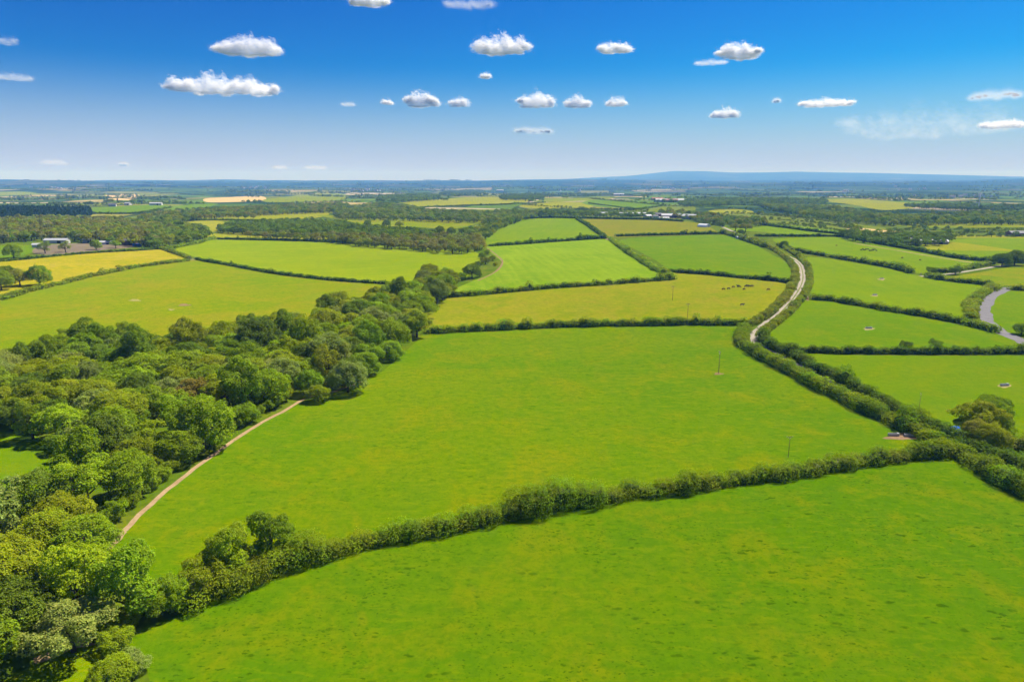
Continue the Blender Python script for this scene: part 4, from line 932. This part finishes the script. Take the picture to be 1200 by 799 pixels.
barn(759, 256, 14, 10, 5, .6, M_STONE, M_GREY, 'small stone barn between the long white shed and the dark barn', group=GF)
barn(770, 254.5, 16, 12, 6, -.3, M_RED, M_SLATE, 'dark red barn in the middle of the central farm', group=GF)
barn(787, 255.5, 40, 16, 5, -.12, M_BROWN, M_GREY, 'wide grey roofed cattle shed of the central farm', group=GF)
barn(778, 258, 18, 9, 4, -.1, M_WHITE, M_PALEROOF, 'low pale shed in front of the grey cattle shed', group=GF)
barn(808, 257, 26, 16, 6, -.6, M_STONE, M_PALEROOF, 'pale roofed barn at the lane end of the central farm', group=GF)
barn(768, 256.3, 9, 7, 5, .1, M_WHITE, M_SLATE, 'white farmhouse with slate roof in the central farm', 'house', 'house', 2.2, False, 3, True, GF)
def tunnel(px, py, L, r, rz, label):
    e = empty('polytunnel', at(px, py), rz); b = MB(); n = 12
    ring = lambda x: [(x, r * math.cos(math.pi * k / n), r * .8 * math.sin(math.pi * k / n) - .1) for k in range(n + 1)]
    v = ring(-L / 2) + ring(L / 2); b.add(v, [(k, k + 1, n + 2 + k, n + 1 + k) for k in range(n)]); b.build('cover', M_POLY, e, True)
    for s in (0, n + 1):
        c = MB(); c.add(v[s:s + n + 1], [tuple(range(n + 1))]); c.build('end_wall', M_POLY, e)
    d = MB(); d.box((L / 2 + .03, 0, 1.1), (.06, 2.0, 2.4)); d.build('door', M_GREY, e)
    return tag(e, label, 'polytunnel')
tunnel(825, 266, 16, 6, -.9, 'white rounded polytunnel at the corner of the tan field')
GN = 'buildings of the near farm'
barn(67, 285, 25, 8, 3.6, .04, M_WHITE, M_PALEROOF, 'long white shed in front of the brownish tree belt', group=GN)
barn(44, 290, 8, 6, 3, .3, M_WHITE, M_PALEROOF, 'small bright white outbuilding beside the paddock', group=GN)
barn(152, 287, 14, 9, 5, .1, M_BROWN, M_SLATE, 'dark timber barn at the end of the farmyard', group=GN)
barn(104, 284.5, 10, 7, 3.4, 0, M_STONE, M_GREY, 'small stone shed in the farmyard', group=GN)
barn(124, 286.5, 14, 6, 2.6, .3, M_WHITE, M_PALEROOF, 'low pale shed beside the light green farm tree', group=GN)
def container(px, py, label):
    e = empty('shipping_container', at(px, py), .05); b = MB(); b.box((0, 0, 1.3), (9, 2.6, 2.6)); b.build('body', M_TARP, e)
    r = MB()
    for i in range(18): r.box((-4.2 + i * .5, -1.34, 1.3), (.22, .06, 2.3))
    r.build('ribs', M_TARP, e); d = MB(); d.box((4.55, 0, 1.3), (.06, 2.3, 2.3)); d.build('door', M_GREY, e); return tag(e, label, 'container')
container(161, 288.5, 'dark blue container beside the timber barn')
GS = 'buildings of the second farmstead'
barn(1062, 285.5, 16, 9, 4, .05, M_WHITE, M_SLATE, 'white farmhouse of the second farmstead among dark trees', 'house', 'house', 2.4, False, 4, True, GS)
barn(1096, 286, 24, 8, 3.2, -.2, M_STONE, M_PALEROOF, 'long low shed at the second farmstead', group=GS)
barn(1078, 286, 10, 8, 3.2, .3, M_WHITE, M_PALEROOF, 'small pale shed between farmhouse and long low shed', group=GS)
barn(1192, 277, 26, 12, 4.5, .1, M_BROWN, M_SLATE, 'dark barn by itself at the picture edge beyond the bright end field', group=None)
barn(865, 280, 5, 4, 2.2, .4, M_WHITE, M_PALEROOF, 'tiny white hut among the bushes at the lane head')
barn(183, 240.5, 32, 12, 5, .1, M_WHITE, M_PALEROOF, 'white shed beyond the bright green strip')
barn(132, 242, 18, 10, 5, .3, M_WHITE, M_SLATE, 'pale house at the end of the bright green strip', 'house', 'house', 3, False, 3, True)
barn(150, 240.5, 16, 10, 5, -.2, M_WHITE, M_GREY, 'pale barn between the stubble strip and the bright green strip')
barn(505, 229, 45, 16, 5, .1, M_WHITE, M_GREY, 'pale farm shed in the gap of the wooded rise')
barn(586, 224, 60, 22, 7, 0, M_WHITE, M_PALEROOF, 'white shed on the far rise above the broad yellow field')
barn(725, 229, 55, 18, 6, -.1, M_WHITE, M_PALEROOF, 'small white shed beyond the vivid green wedge')
for i, (px, py, L) in enumerate([(775, 236.5, 40), (785, 236.8, 50), (795, 236.5, 34), (770, 234.8, 40)]):
    barn(px, py, L, 18, 6, .05, M_WHITE if i != 1 else M_STONE, M_PALEROOF if i % 2 == 0 else M_RED,
         ['pale shed at the near side of the distant red and white farm', 'longest red roofed shed of the distant red and white farm', 'end shed of the distant red and white farm', 'rear red roofed shed of the distant red and white farm'][i], group='sheds of the distant red and white farm')
barn(868, 236.5, 14, 9, 5, .1, M_WHITE, M_SLATE, 'white cottage among dark hedges beyond the yellow field', 'house', 'house', 3, False, 2, True)
# far hamlets: white specks, each a house of its own
hs = MB(); x, y, H, rg = 7, 4.5, 5, 3
hs.add([(-x, -y, -2), (x, -y, -2), (x, y, -2), (-x, y, -2), (-x, -y, H), (x, -y, H), (x, y, H), (-x, y, H), (-x, 0, H + rg), (x, 0, H + rg)], [(0, 1, 5, 4), (2, 3, 7, 6), (1, 2, 6, 9, 5), (3, 0, 4, 8, 7), (4, 5, 9, 8), (6, 7, 8, 9)])
hme = hs.mesh('house'); hme.materials.append(M_WHITE); hme.materials.append(M_SLATE); hme.polygons[4].material_index = hme.polygons[5].material_index = 1
HAM = [('hamlet beyond the wooded rise', 430, 223, 12, 26, 1.6), ('village on the far slope above the stubble', 300, 220, 14, 40, 1.3), ('hamlet below the blue mountain', 1060, 222, 16, 40, 1.6), ('hamlet beyond the yellow rise', 990, 224, 9, 20, 1.2),
       ('village at the foot of the long hills', 780, 221, 14, 36, 1.5), ('hamlet beyond the dark plantation', 60, 221, 9, 35, 1.4), ('village in the far valley', 660, 223, 10, 34, 1.5), ('hamlet near the turbine', 1130, 231, 8, 40, 1.2)]
for nm, cx, cy, n, sp, sy in HAM:
    for i in range(n):
        o = bpy.data.objects.new('house', hme); COL.objects.link(o); o.location = at(cx + random.gauss(0, sp * .5), cy + random.uniform(-sy, sy)); o.rotation_euler.z = random.uniform(0, 3.1); k = random.uniform(1.0, 1.7); o.scale = (k, k, k)
        tag(o, f'tiny white house in the {nm}', 'house', f'houses of the {nm}')

# ------------------------------------------------------------------ wind turbine
e = empty('wind_turbine', at(1146.5, 244.5), 0)
b = MB(); b.tube([(0, 0, -1), (0, 0, 12), (0, 0, 38)], [1.5, 1.2, .75], 12); b.build('tower', M_TURB, e, True)
b = MB(); b.box((0, .6, 38.6), (1.8, 4.4, 1.9)); na = b.build('nacelle', M_TURB, e)
b = MB(); b.tube([(0, -1.6, 38.6), (0, -2.4, 38.6), (0, -3.0, 38.6)], [1.0, .9, .2], 10); b.build('hub', M_TURB, e, True)
for k in range(3):
    a = R(22 + 120 * k); ux, uz = math.sin(a), math.cos(a); wx, wz = uz, -ux; b = MB()
    pr = [(1, .5, .45), (4, .95, .3), (9, .75, .18), (16, .25, .06)]; v = []
    for rr, c, t in pr:
        for s, q in ((-.3, 1), (.7, 1), (.7, -1), (-.3, -1)): v.append((ux * rr + wx * c * 1.7 * s, -2.3 + q * t * .5, 38.6 + uz * rr + wz * c * 1.7 * s))
    b.add(v, [(i * 4 + j, i * 4 + (j + 1) % 4, i * 4 + 4 + (j + 1) % 4, i * 4 + 4 + j) for i in range(3) for j in range(4)] + [(12, 13, 14, 15), (3, 2, 1, 0)]); b.build('blade', M_TURB, e)
tag(e, 'white three-bladed wind turbine standing beyond the wooded valley', 'wind turbine')

# ------------------------------------------------------------------ utility poles
def pole_proto():
    e = empty('utility_pole', (0, 0, 0)); b = MB(); b.tube([(0, 0, -.6), (0, 0, 4), (0, 0, 8.8)], [.13, .115, .09], 8); b.build('pole', M_POLE, e, True)
    b = MB(); b.box((0, .16, 8.35), (2.6, .12, .16)); ca = b.build('crossarm', M_POLE, e)
    for x in (-1.15, 0, 1.15):
        i = MB(); i.tube([(x, .16, 8.43), (x, .16, 8.58), (x, .16, 8.66), (x, .16, 8.76)], [.04, .07, .05, .07], 6); i.build('insulator', M_CERAM, ca)
    b = MB(); b.tube([(-.8, .16, 8.3), (-.1, .1, 7.6)], [.03, .03], 5); b.tube([(.8, .16, 8.3), (.1, .1, 7.6)], [.03, .03], 5); b.build('brace', M_STEEL, e)
    return e
PP = pole_proto()
for i, (px, py, rz, s, lab) in enumerate([(923.5, 536, .1, .68, 'wooden pole with crossarm rising behind the long bushy hedge'), (842, 437.5, 1.5, 1, 'wooden pole standing alone in the big middle pasture'),
     (1077, 479, 1.2, .6, 'short dark pole behind the upper lane hedge'), (788, 352, .4, 1, 'slim pole standing in the straw-coloured meadow'), (805.5, 375, .4, 1.0, 'pole beside the hedge below the straw-coloured meadow')]):
    o = PP if i == 0 else copy_tree(PP); o.location = at(px, py); o.rotation_euler.z = rz; o.scale = (s, s, s); tag(o, lab, 'utility pole', 'wooden utility poles')

# ------------------------------------------------------------------ troughs
def trough_proto():
    e = empty('water_trough', (0, 0, 0)); b = MB(); L, W, H, t = 2.9, .85, .62, .09
    for s in (-1, 1): b.box((0, s * (W / 2 - t / 2), H / 2 + .1), (L, t, H)); b.box((s * (L / 2 - t / 2), 0, H / 2 + .1), (t, W - 2 * t - .004, H))
    b.box((0, 0, .14), (L - 2 * t - .004, W - 2 * t - .004, .08)); b.build('basin', M_STEEL, e)
    w = MB(); w.add([(-L / 2 + t + .003, -W / 2 + t + .003, .55), (L / 2 - t - .003, -W / 2 + t + .003, .55), (L / 2 - t - .003, W / 2 - t - .003, .55), (-L / 2 + t + .003, W / 2 - t - .003, .55)], [(0, 1, 2, 3)]); w.build('water', M_WATER, e)
    for s in (-1, 1): f = MB(); f.box((s * 1.0, 0, .045), (.25, .8, .11)); f.build('foot', M_STONE, e)
    c = MB(); c.box((1.15, 0, .78), (.45, .72, .1)); c.build('float_cover', M_STEEL, e)
    return e
TP = trough_proto()
for i, (px, py, rz, lab) in enumerate([(1047, 510.5, -.05, 'steel trough at the outer end of the reddish bare patch'), (1066, 511.5, -.1, 'steel trough on the reddish bare patch closest to the lane hedge'), (1018, 385, 0, 'steel trough alone in the narrow pasture by the lane'),
     (1177, 452, .1, 'steel trough on a dusty patch above the large spreading oak'), (1033, 327, .2, 'tiny trough on the upper feed patch inside the lane bend'), (1025, 346, .3, 'tiny trough on the lower feed patch inside the lane bend')]):
    o = TP if i == 0 else copy_tree(TP); o.location = at(px, py) + Vector((0, 0, .05)); o.rotation_euler.z = rz; tag(o, lab, 'water trough', 'cattle troughs in the pastures')

# ------------------------------------------------------------------ tarpaulin, gates
def tarp():
    e = at(1118, 509); n = 10; V = []
    for j in range(n + 1):
        for i in range(n + 1):
            x, y = (i / n - .5) * 3.2, (j / n - .5) * 2.6; m = max(abs(i / n - .5), abs(j / n - .5)) * 2
            V.append((x * (1 + .05 * math.sin(j * 2.1)), y * (1 + .05 * math.sin(i * 1.7)), 2.3 * (1 - max(0, m - .7) / .3) ** .6 + .12 * math.sin(i * 1.3 + j) if m < 1 else .02 + .05 * abs(math.sin(i + j))))
    F = [(j * (n + 1) + i, j * (n + 1) + i + 1, (j + 1) * (n + 1) + i + 1, (j + 1) * (n + 1) + i) for j in range(n) for i in range(n)]
    o = link('tarpaulin', np_mesh('tarpaulin', V, F, True), M_TARP, None, e); o.rotation_euler.z = .5
    tag(o, 'bright blue sheet draped over a low heap in the lane under the oak', 'tarpaulin')
tarp()
def gate_proto():
    e = empty('field_gate', (0, 0, 0))
    for s in (-1, 1): b = MB(); b.box((s * 1.85, 0, .65), (.18, .18, 1.5)); b.build('post', M_POLE, e)
    b = MB()
    for z in (.25, .45, .67, .92, 1.2): b.box((0, 0, z), (3.4, .05, .06))
    for x in (-1.68, 0, 1.68): b.box((x, .055, .72), (.06, .05, 1.1))
    b.build('bars', M_STEEL, e); return e
GP = gate_proto()
for i, (px, py, rz, lab) in enumerate([(713, 280.5, .1, 'steel gate at the corner of the striped field'), (226, 304.5, .1, 'steel gate at the meeting of three hedges by the golden corn'), (946, 349.5, 1.3, 'steel gate at the lane end of the clipped hedge'), (1079, 322.5, .9, 'steel gate in the pale gap of the hedges')]):
    o = GP if i == 0 else copy_tree(GP); o.location = at(px, py); o.rotation_euler.z = rz; o.scale = (1.25,) * 3; tag(o, lab, 'gate', 'field gates')

# ------------------------------------------------------------------ cattle
def cow_mesh(graze):
    me = bpy.data.meshes.new('cow_base')
    hz = .55 if graze else 1.42
    J = [(0, 0, 1.05, .36, .40), (.55, 0, 1.08, .34, .42), (.95, 0, 1.15, .24, .32), (1.2, 0, (hz + 1.2) / 2 + .05, .15, .19), (1.38, 0, hz, .12, .15), (1.62, 0, hz - .16, .085, .085),
         (-.55, 0, 1.08, .34, .40), (-.85, 0, 1.12, .24, .28), (-1.0, 0, 1.0, .05, .05), (-1.04, 0, .5, .035, .035)]
    E = [(0, 1), (1, 2), (2, 3), (3, 4), (4, 5), (0, 6), (6, 7), (7, 8), (8, 9)]
    for s in (-1, 1):
        b = len(J); J += [(.72, s * .2, .72, .13, .13), (.70, s * .21, .40, .075, .075), (.72, s * .21, 0.02, .06, .06)]; E += [(1, b), (b, b + 1), (b + 1, b + 2)]
        b = len(J); J += [(-.68, s * .22, .74, .17, .15), (-.82, s * .22, .42, .075, .075), (-.76, s * .22, .02, .06, .06)]; E += [(6, b), (b, b + 1), (b + 1, b + 2)]
        b = len(J); J += [(1.30, s * .24, hz + .10, .04, .025)]; E += [(4, b)]
    me.from_pydata([j[:3] for j in J], E, []); o = bpy.data.objects.new('tmp', me); COL.objects.link(o)
    md = o.modifiers.new('s', 'SKIN'); sd = o.modifiers.new('d', 'SUBSURF'); sd.levels = sd.render_levels = 1
    for k, j in enumerate(J): me.skin_vertices[0].data[k].radius = (j[3], j[4]); me.skin_vertices[0].data[k].use_root = (k == 0)
    dg = bpy.context.evaluated_depsgraph_get(); out = bpy.data.meshes.new_from_object(o.evaluated_get(dg)); out.name = 'cow'
    bpy.data.objects.remove(o); out.polygons.foreach_set('use_smooth', [True] * len(out.polygons)); return out
CM = {}
for g in (0, 1):
    for c in ('black', 'brown'): m = cow_mesh(g); m.materials.append(M_COW[c]); CM[(g, c)] = m
def cow(px, py, rz, g, c, lab, grp):
    o = bpy.data.objects.new('cow', CM[(g, c)]); COL.objects.link(o); o.location = at(px, py); o.rotation_euler.z = rz; tag(o, lab, 'cow', grp)
G1 = 'cattle grazing in the straw-coloured meadow'
for i, (px, py, g, c, lab) in enumerate([(848, 340, 1, 'brown', 'brown cow farthest from the lane in the straw-coloured meadow'), (853.5, 339.5, 1, 'black', 'black cow next to the outermost brown cow in the straw-coloured meadow'), (859, 337.5, 1, 'brown', 'brown cow alone in the middle of the meadow herd'),
    (865, 336.3, 0, 'black', 'black standing cow at the rear of the meadow herd'), (866, 337.3, 1, 'black', 'black grazing cow just in front of the standing one'), (874, 336.6, 1, 'black', 'first black cow of the tight meadow bunch'), (876.5, 336, 0, 'black', 'standing black cow at the back of the tight meadow bunch'),
    (878.5, 336.6, 1, 'black', 'grazing black cow in the centre of the tight meadow bunch'), (881, 336.2, 1, 'brown', 'brown cow on the lane side of the tight meadow bunch'), (872, 340, 1, 'brown', 'brown cow below the tight meadow bunch'), (900, 340.5, 1, 'brown', 'brown cow nearest the lane in the straw-coloured meadow'), (869.5, 358.5, 0, 'black', 'black animal standing alone low in the straw-coloured meadow')]):
    cow(px, py, random.uniform(-.6, .6) + (math.pi if i % 3 == 0 else 0), g, c, lab, G1)
for i in range(14):
    cow(1009 + i * 1.35 + random.uniform(-.5, .5), 293.4 + random.uniform(-.9, .8) + .05 * i, random.uniform(0, 6.3), i % 2, 'black', 'dark cow in the tight bunch beyond the thick hedge', 'dark cattle bunched in the right-hand pasture')
for px, py, lab in [(980, 288.5, 'dark cow apart from the bunch near the lane side'), (1057, 303, 'brown animal lying apart below the bunched cattle'), (1078, 305.5, 'dark cow nearest the farm hedge beyond the bunch')]:
    cow(px, py, .3, 1, 'brown', lab, 'single cattle in the right-hand pasture')
for i, px in enumerate((826.5, 829, 832, 836, 839)):
    cow(px, 272 + (i % 2) * .4, i, i % 2, 'brown' if i % 2 else 'black', 'cow standing in the yard below the polytunnel', 'cattle in the yard below the polytunnel')

# ------------------------------------------------------------------ clouds: banks of small white puffs, far above and beyond the haze
def cloud_mat(name, alpha):
    t = NT(name); d = t.n('ShaderNodeBsdfDiffuse'); tr = t.n('ShaderNodeBsdfTranslucent')
    for q in (d, tr): q.inputs['Color'].default_value = (.97, .97, .98, 1)
    m = t.n('ShaderNodeMixShader'); m.inputs[0].default_value = .5; t.l(d.outputs[0], m.inputs[1]); t.l(tr.outputs[0], m.inputs[2])
    tp = t.n('ShaderNodeBsdfTransparent'); m2 = t.n('ShaderNodeMixShader'); m2.inputs[0].default_value = alpha; t.l(tp.outputs[0], m2.inputs[1]); t.l(m.outputs[0], m2.inputs[2])
    t.l(m2.outputs[0], t.out.inputs['Surface']); return t.m
M_CLOUD = cloud_mat('cumulus', .115); M_WISP = cloud_mat('cirrus', .010); M_THIN = cloud_mat('thin_cumulus', .028)
def SUN_LOCAL(d):
    az = SUN_AZ - math.atan2(d[0], d[1]); return np.array([math.cos(SUN_EL) * math.sin(az), math.cos(SUN_EL) * math.cos(az), math.sin(SUN_EL)])
def cloud(px, py, w, h, label, mat=None, dens=1.0, base=1000.0, seed=0, flat=False):
    rs = np.random.default_rng(int(px * 7 + py * 13)); u = (px - CX) / FPX; v = -(py + h * .4 - CY) / FPX
    d = np.array([u, CP + v * SP, -SP + v * CP]); el = d[2] / math.hypot(d[0], d[1])
    dist = min((base - CAM_H) / max(el, .01), 26000); b0 = np.array([d[0], d[1]]) / math.hypot(d[0], d[1]) * dist; z0 = CAM_H + el * dist
    sc = dist / FPX / CP; W, H = w * sc * .92, h * sc; D = W * .3 if not flat else W * 1.2
    # lobes: a row of domes on a flat base
    n = max(5, int(w / h * 3.5)); lob = []
    for k in range(n):
        t = (k + .5) / n * 2 - 1; env = math.sqrt(max(.06, 1 - t * t)); hh = H * env * rs.uniform(.35, 1.1)
        lob.append((t * W * .40, rs.uniform(-.4, .4) * D * env, rs.uniform(.1, .35) * H, W / n * rs.uniform(.8, 1.5), D * .3 * env, hh * .72))
    P = []
    wisp = mat is M_WISP; px_sz = sc * (5.0 if wisp else 2.0); N = int(min(45000, max(1200, w * h * (1.6 if wisp else 11) * dens)))
    for k in range(n):
        x, y, z, a, b, c = lob[k]; m = N // n; q = sphere_pts(m) * (rs.random(m) ** .42)[:, None]
        q = q * (1 + .22 * np.sin(q[:, 0] * 6 + k) * np.sin(q[:, 2] * 7 + k * 2))[:, None]
        p = np.array([x, y, z]) + q * np.array([a, b, c]) + rs.normal(size=(m, 3)) * sc * np.array([1.5, 1.2, 1.0]) * (.4 + 1.2 * rs.random((m, 1)) ** 2); p[:, 2] = np.where(p[:, 2] < 0, p[:, 2] * .22, p[:, 2]); P.append(p)
    P = np.concatenate(P); V, F = leaf_quads(P, rs.normal(size=P.shape) * .3 + SUN_LOCAL(d), rs.uniform(.8, 2.0, len(P)) * px_sz * (.75 if not wisp else 1))
    o = link('cloud', np_mesh('cloud', V, F), mat or M_CLOUD, None, (b0[0], b0[1], z0)); o.rotation_euler.z = -math.atan2(d[0], d[1])
    return tag(o, label, 'cloud', 'fair-weather clouds')
cloud(290, 55, 80, 21, 'bright flat-bottomed cloud above the longest cloud')
cloud(262, 101, 138, 20, 'longest ragged white cloud in the western sky')
cloud(588, 54, 72, 22, 'bright two-humped cloud high in the middle of the sky')
cloud(433, 1, 52, 14, 'bright cloud cut by the top edge of the picture')
cloud(720, 56, 44, 13, 'small ragged cloud between the two high bright ones')
cloud(866, 61, 54, 18, 'bright dome-shaped cloud high in the eastern sky')
cloud(833, 73, 42, 6, 'flat tail trailing from the dome-shaped cloud', M_THIN)
cloud(494, 116, 44, 20, 'peaked white cloud above the wide mown field')
cloud(538, 120, 24, 11, 'small round cloud beside the peaked white cloud')
cloud(628, 118, 50, 17, 'widest of the low row of puffs over the centre')
cloud(677, 120, 34, 13, 'middle ragged puff of the low row over the centre')
cloud(722, 120, 26, 10, 'eastern small puff of the low row over the centre')
cloud(849, 133, 34, 11, 'lone low puff over the central farm')
cloud(968, 121, 66, 8, 'thin drawn-out cloud east of the lone low puff')
cloud(1178, 146, 50, 8, 'flat white cloud near the eastern edge above the mountain')
cloud(18, 91, 34, 7, 'faint flat cloud near the western edge', M_THIN)
cloud(408, 122, 18, 5, 'faint tiny puff nearest the longest cloud', M_THIN)
cloud(454, 120, 14, 5, 'tiny puff just west of the peaked white cloud')
cloud(569, 89, 12, 6, 'tiny puff below the two-humped cloud')
cloud(910, 118, 8, 5, 'tiniest puff west of the thin drawn-out cloud', M_THIN)
cloud(63, 190, 26, 6, 'faint low cloud over the western horizon', M_THIN)
cloud(145, 192, 9, 5, 'faint dot of cloud over the western horizon', M_THIN)
cloud(328, 196, 18, 4, 'faint sliver of cloud low over the orange stubble', M_THIN)
cloud(370, 196, 28, 5, 'faint double sliver of cloud low over the far green field', M_THIN)
cloud(8, 48, 20, 9, 'faint smudge of cloud high at the western edge', M_THIN, .6)
cloud(550, 4, 70, 10, 'wispy veil at the top edge beside the cut cloud', M_WISP, .35)
cloud(1085, 140, 190, 34, 'broad thin veil of high cloud above the mountain', M_WISP, .38, 2400.0, flat=True)
cloud(1166, 111, 52, 8, 'thin streak of high cloud above the broad veil', M_WISP, .2, 2400.0, flat=True)
cloud(625, 152, 54, 8, 'barely visible streak below the low row of puffs', M_WISP, .25)

# ------------------------------------------------------------------ haze, sky, sun, camera
hz = MB(); hz.box((0, 14500, 195), (62000, 34000, 450)); ho = hz.build('haze', None)
t = NT('haze_air'); pv = t.n('ShaderNodeVolumePrincipled'); pv.inputs['Color'].default_value = (.14, .36, 1.0, 1); pv.inputs['Density'].default_value = 9.8e-5; pv.inputs['Absorption Color'].default_value = (1, 1, 1, 1); pv.inputs['Anisotropy'].default_value = .0
t.l(pv.outputs[0], t.out.inputs['Volume']); ho.data.materials.clear(); ho.data.materials.append(t.m); t.m.volume_intersection_method = 'FAST' if hasattr(t.m, 'volume_intersection_method') else 0
tag(ho, 'thin blue summer haze over the far countryside', 'haze', None, 'stuff')

w = bpy.data.worlds.new('World'); SC.world = w; w.use_nodes = True; nt = w.node_tree; nt.nodes.clear()
sk = nt.nodes.new('ShaderNodeTexSky'); sk.sky_type = 'NISHITA'; sk.sun_disc = False; sk.sun_elevation = SUN_EL; sk.sun_rotation = SUN_AZ; sk.altitude = 100; sk.air_density = 1.0; sk.dust_density = .4; sk.ozone_density = 3.0
# the photograph's deep, saturated grade of the same sky: each channel raised to a power
sp_ = nt.nodes.new('ShaderNodeSeparateColor'); cb_ = nt.nodes.new('ShaderNodeCombineColor'); nt.links.new(sk.outputs[0], sp_.inputs[0])
EXPO = 1.05
for k, (gain, pw) in enumerate([(.05, 2.6), (.60, 1.9), (.86, 1.2)]):
    a = nt.nodes.new('ShaderNodeMath'); a.operation = 'MULTIPLY'; a.inputs[1].default_value = .09 * 2 ** .45
    b = nt.nodes.new('ShaderNodeMath'); b.operation = 'POWER'; b.inputs[1].default_value = pw
    c = nt.nodes.new('ShaderNodeMath'); c.operation = 'MULTIPLY'; c.inputs[1].default_value = gain / 2 ** EXPO / .06
    nt.links.new(sp_.outputs[k], a.inputs[0]); nt.links.new(a.outputs[0], b.inputs[0]); nt.links.new(b.outputs[0], c.inputs[0]); nt.links.new(c.outputs[0], cb_.inputs[k])
tc_ = nt.nodes.new('ShaderNodeTexCoord'); sx_ = nt.nodes.new('ShaderNodeSeparateXYZ'); nt.links.new(tc_.outputs['Generated'], sx_.inputs[0])
mr_ = nt.nodes.new('ShaderNodeMapRange'); mr_.interpolation_type = 'SMOOTHSTEP'; mr_.inputs['From Min'].default_value = -.01; mr_.inputs['From Max'].default_value = .155
mr_.inputs['To Min'].default_value = .97; mr_.inputs['To Max'].default_value = 0; nt.links.new(sx_.outputs[2], mr_.inputs['Value'])
# whitish band of far air just over the skyline
mx_ = nt.nodes.new('ShaderNodeMix'); mx_.data_type = 'RGBA'; q = 1 / 2 ** EXPO / .06; mx_.inputs[7].default_value = (.54 * q, .545 * q, .73 * q, 1)
nt.links.new(mr_.outputs[0], mx_.inputs[0]); nt.links.new(cb_.outputs[0], mx_.inputs[6])
bg = nt.nodes.new('ShaderNodeBackground'); bg.inputs['Strength'].default_value = .06; wo = nt.nodes.new('ShaderNodeOutputWorld')
nt.links.new(mx_.outputs[2], bg.inputs['Color']); nt.links.new(bg.outputs[0], wo.inputs['Surface'])

ld = bpy.data.lights.new('sun', 'SUN'); ld.energy = 4.2; ld.angle = R(.53); ld.color = (1.0, .94, .83)
lo = bpy.data.objects.new('sun', ld); COL.objects.link(lo)
sd = Vector((math.cos(SUN_EL) * math.sin(SUN_AZ), math.cos(SUN_EL) * math.cos(SUN_AZ), math.sin(SUN_EL)))
lo.rotation_euler = sd.to_track_quat('Z', 'Y').to_euler(); lo.location = (60, 60, 200)

cd = bpy.data.cameras.new('camera'); cd.sensor_fit = 'HORIZONTAL'; cd.sensor_width = 36; cd.lens = 36 * FPX / 1200; cd.clip_start = 1; cd.clip_end = 80000
co = bpy.data.objects.new('camera', cd); COL.objects.link(co); co.location = (0, 0, CAM_H); co.rotation_euler = (math.pi / 2 - PITCH, 0, 0)
SC.camera = co
SC.view_settings.view_transform = 'Standard'; SC.view_settings.look = 'None'; SC.view_settings.exposure = EXPO; SC.view_settings.gamma = 1.0
SC.cycles.max_bounces = 14; SC.cycles.diffuse_bounces = 12; SC.cycles.transparent_max_bounces = 64; SC.cycles.volume_bounces = 1; SC.cycles.transmission_bounces = 4
try: SC.cycles.use_denoising = True
except Exception: pass
print('trees own', len(own), 'rest', len(rest))
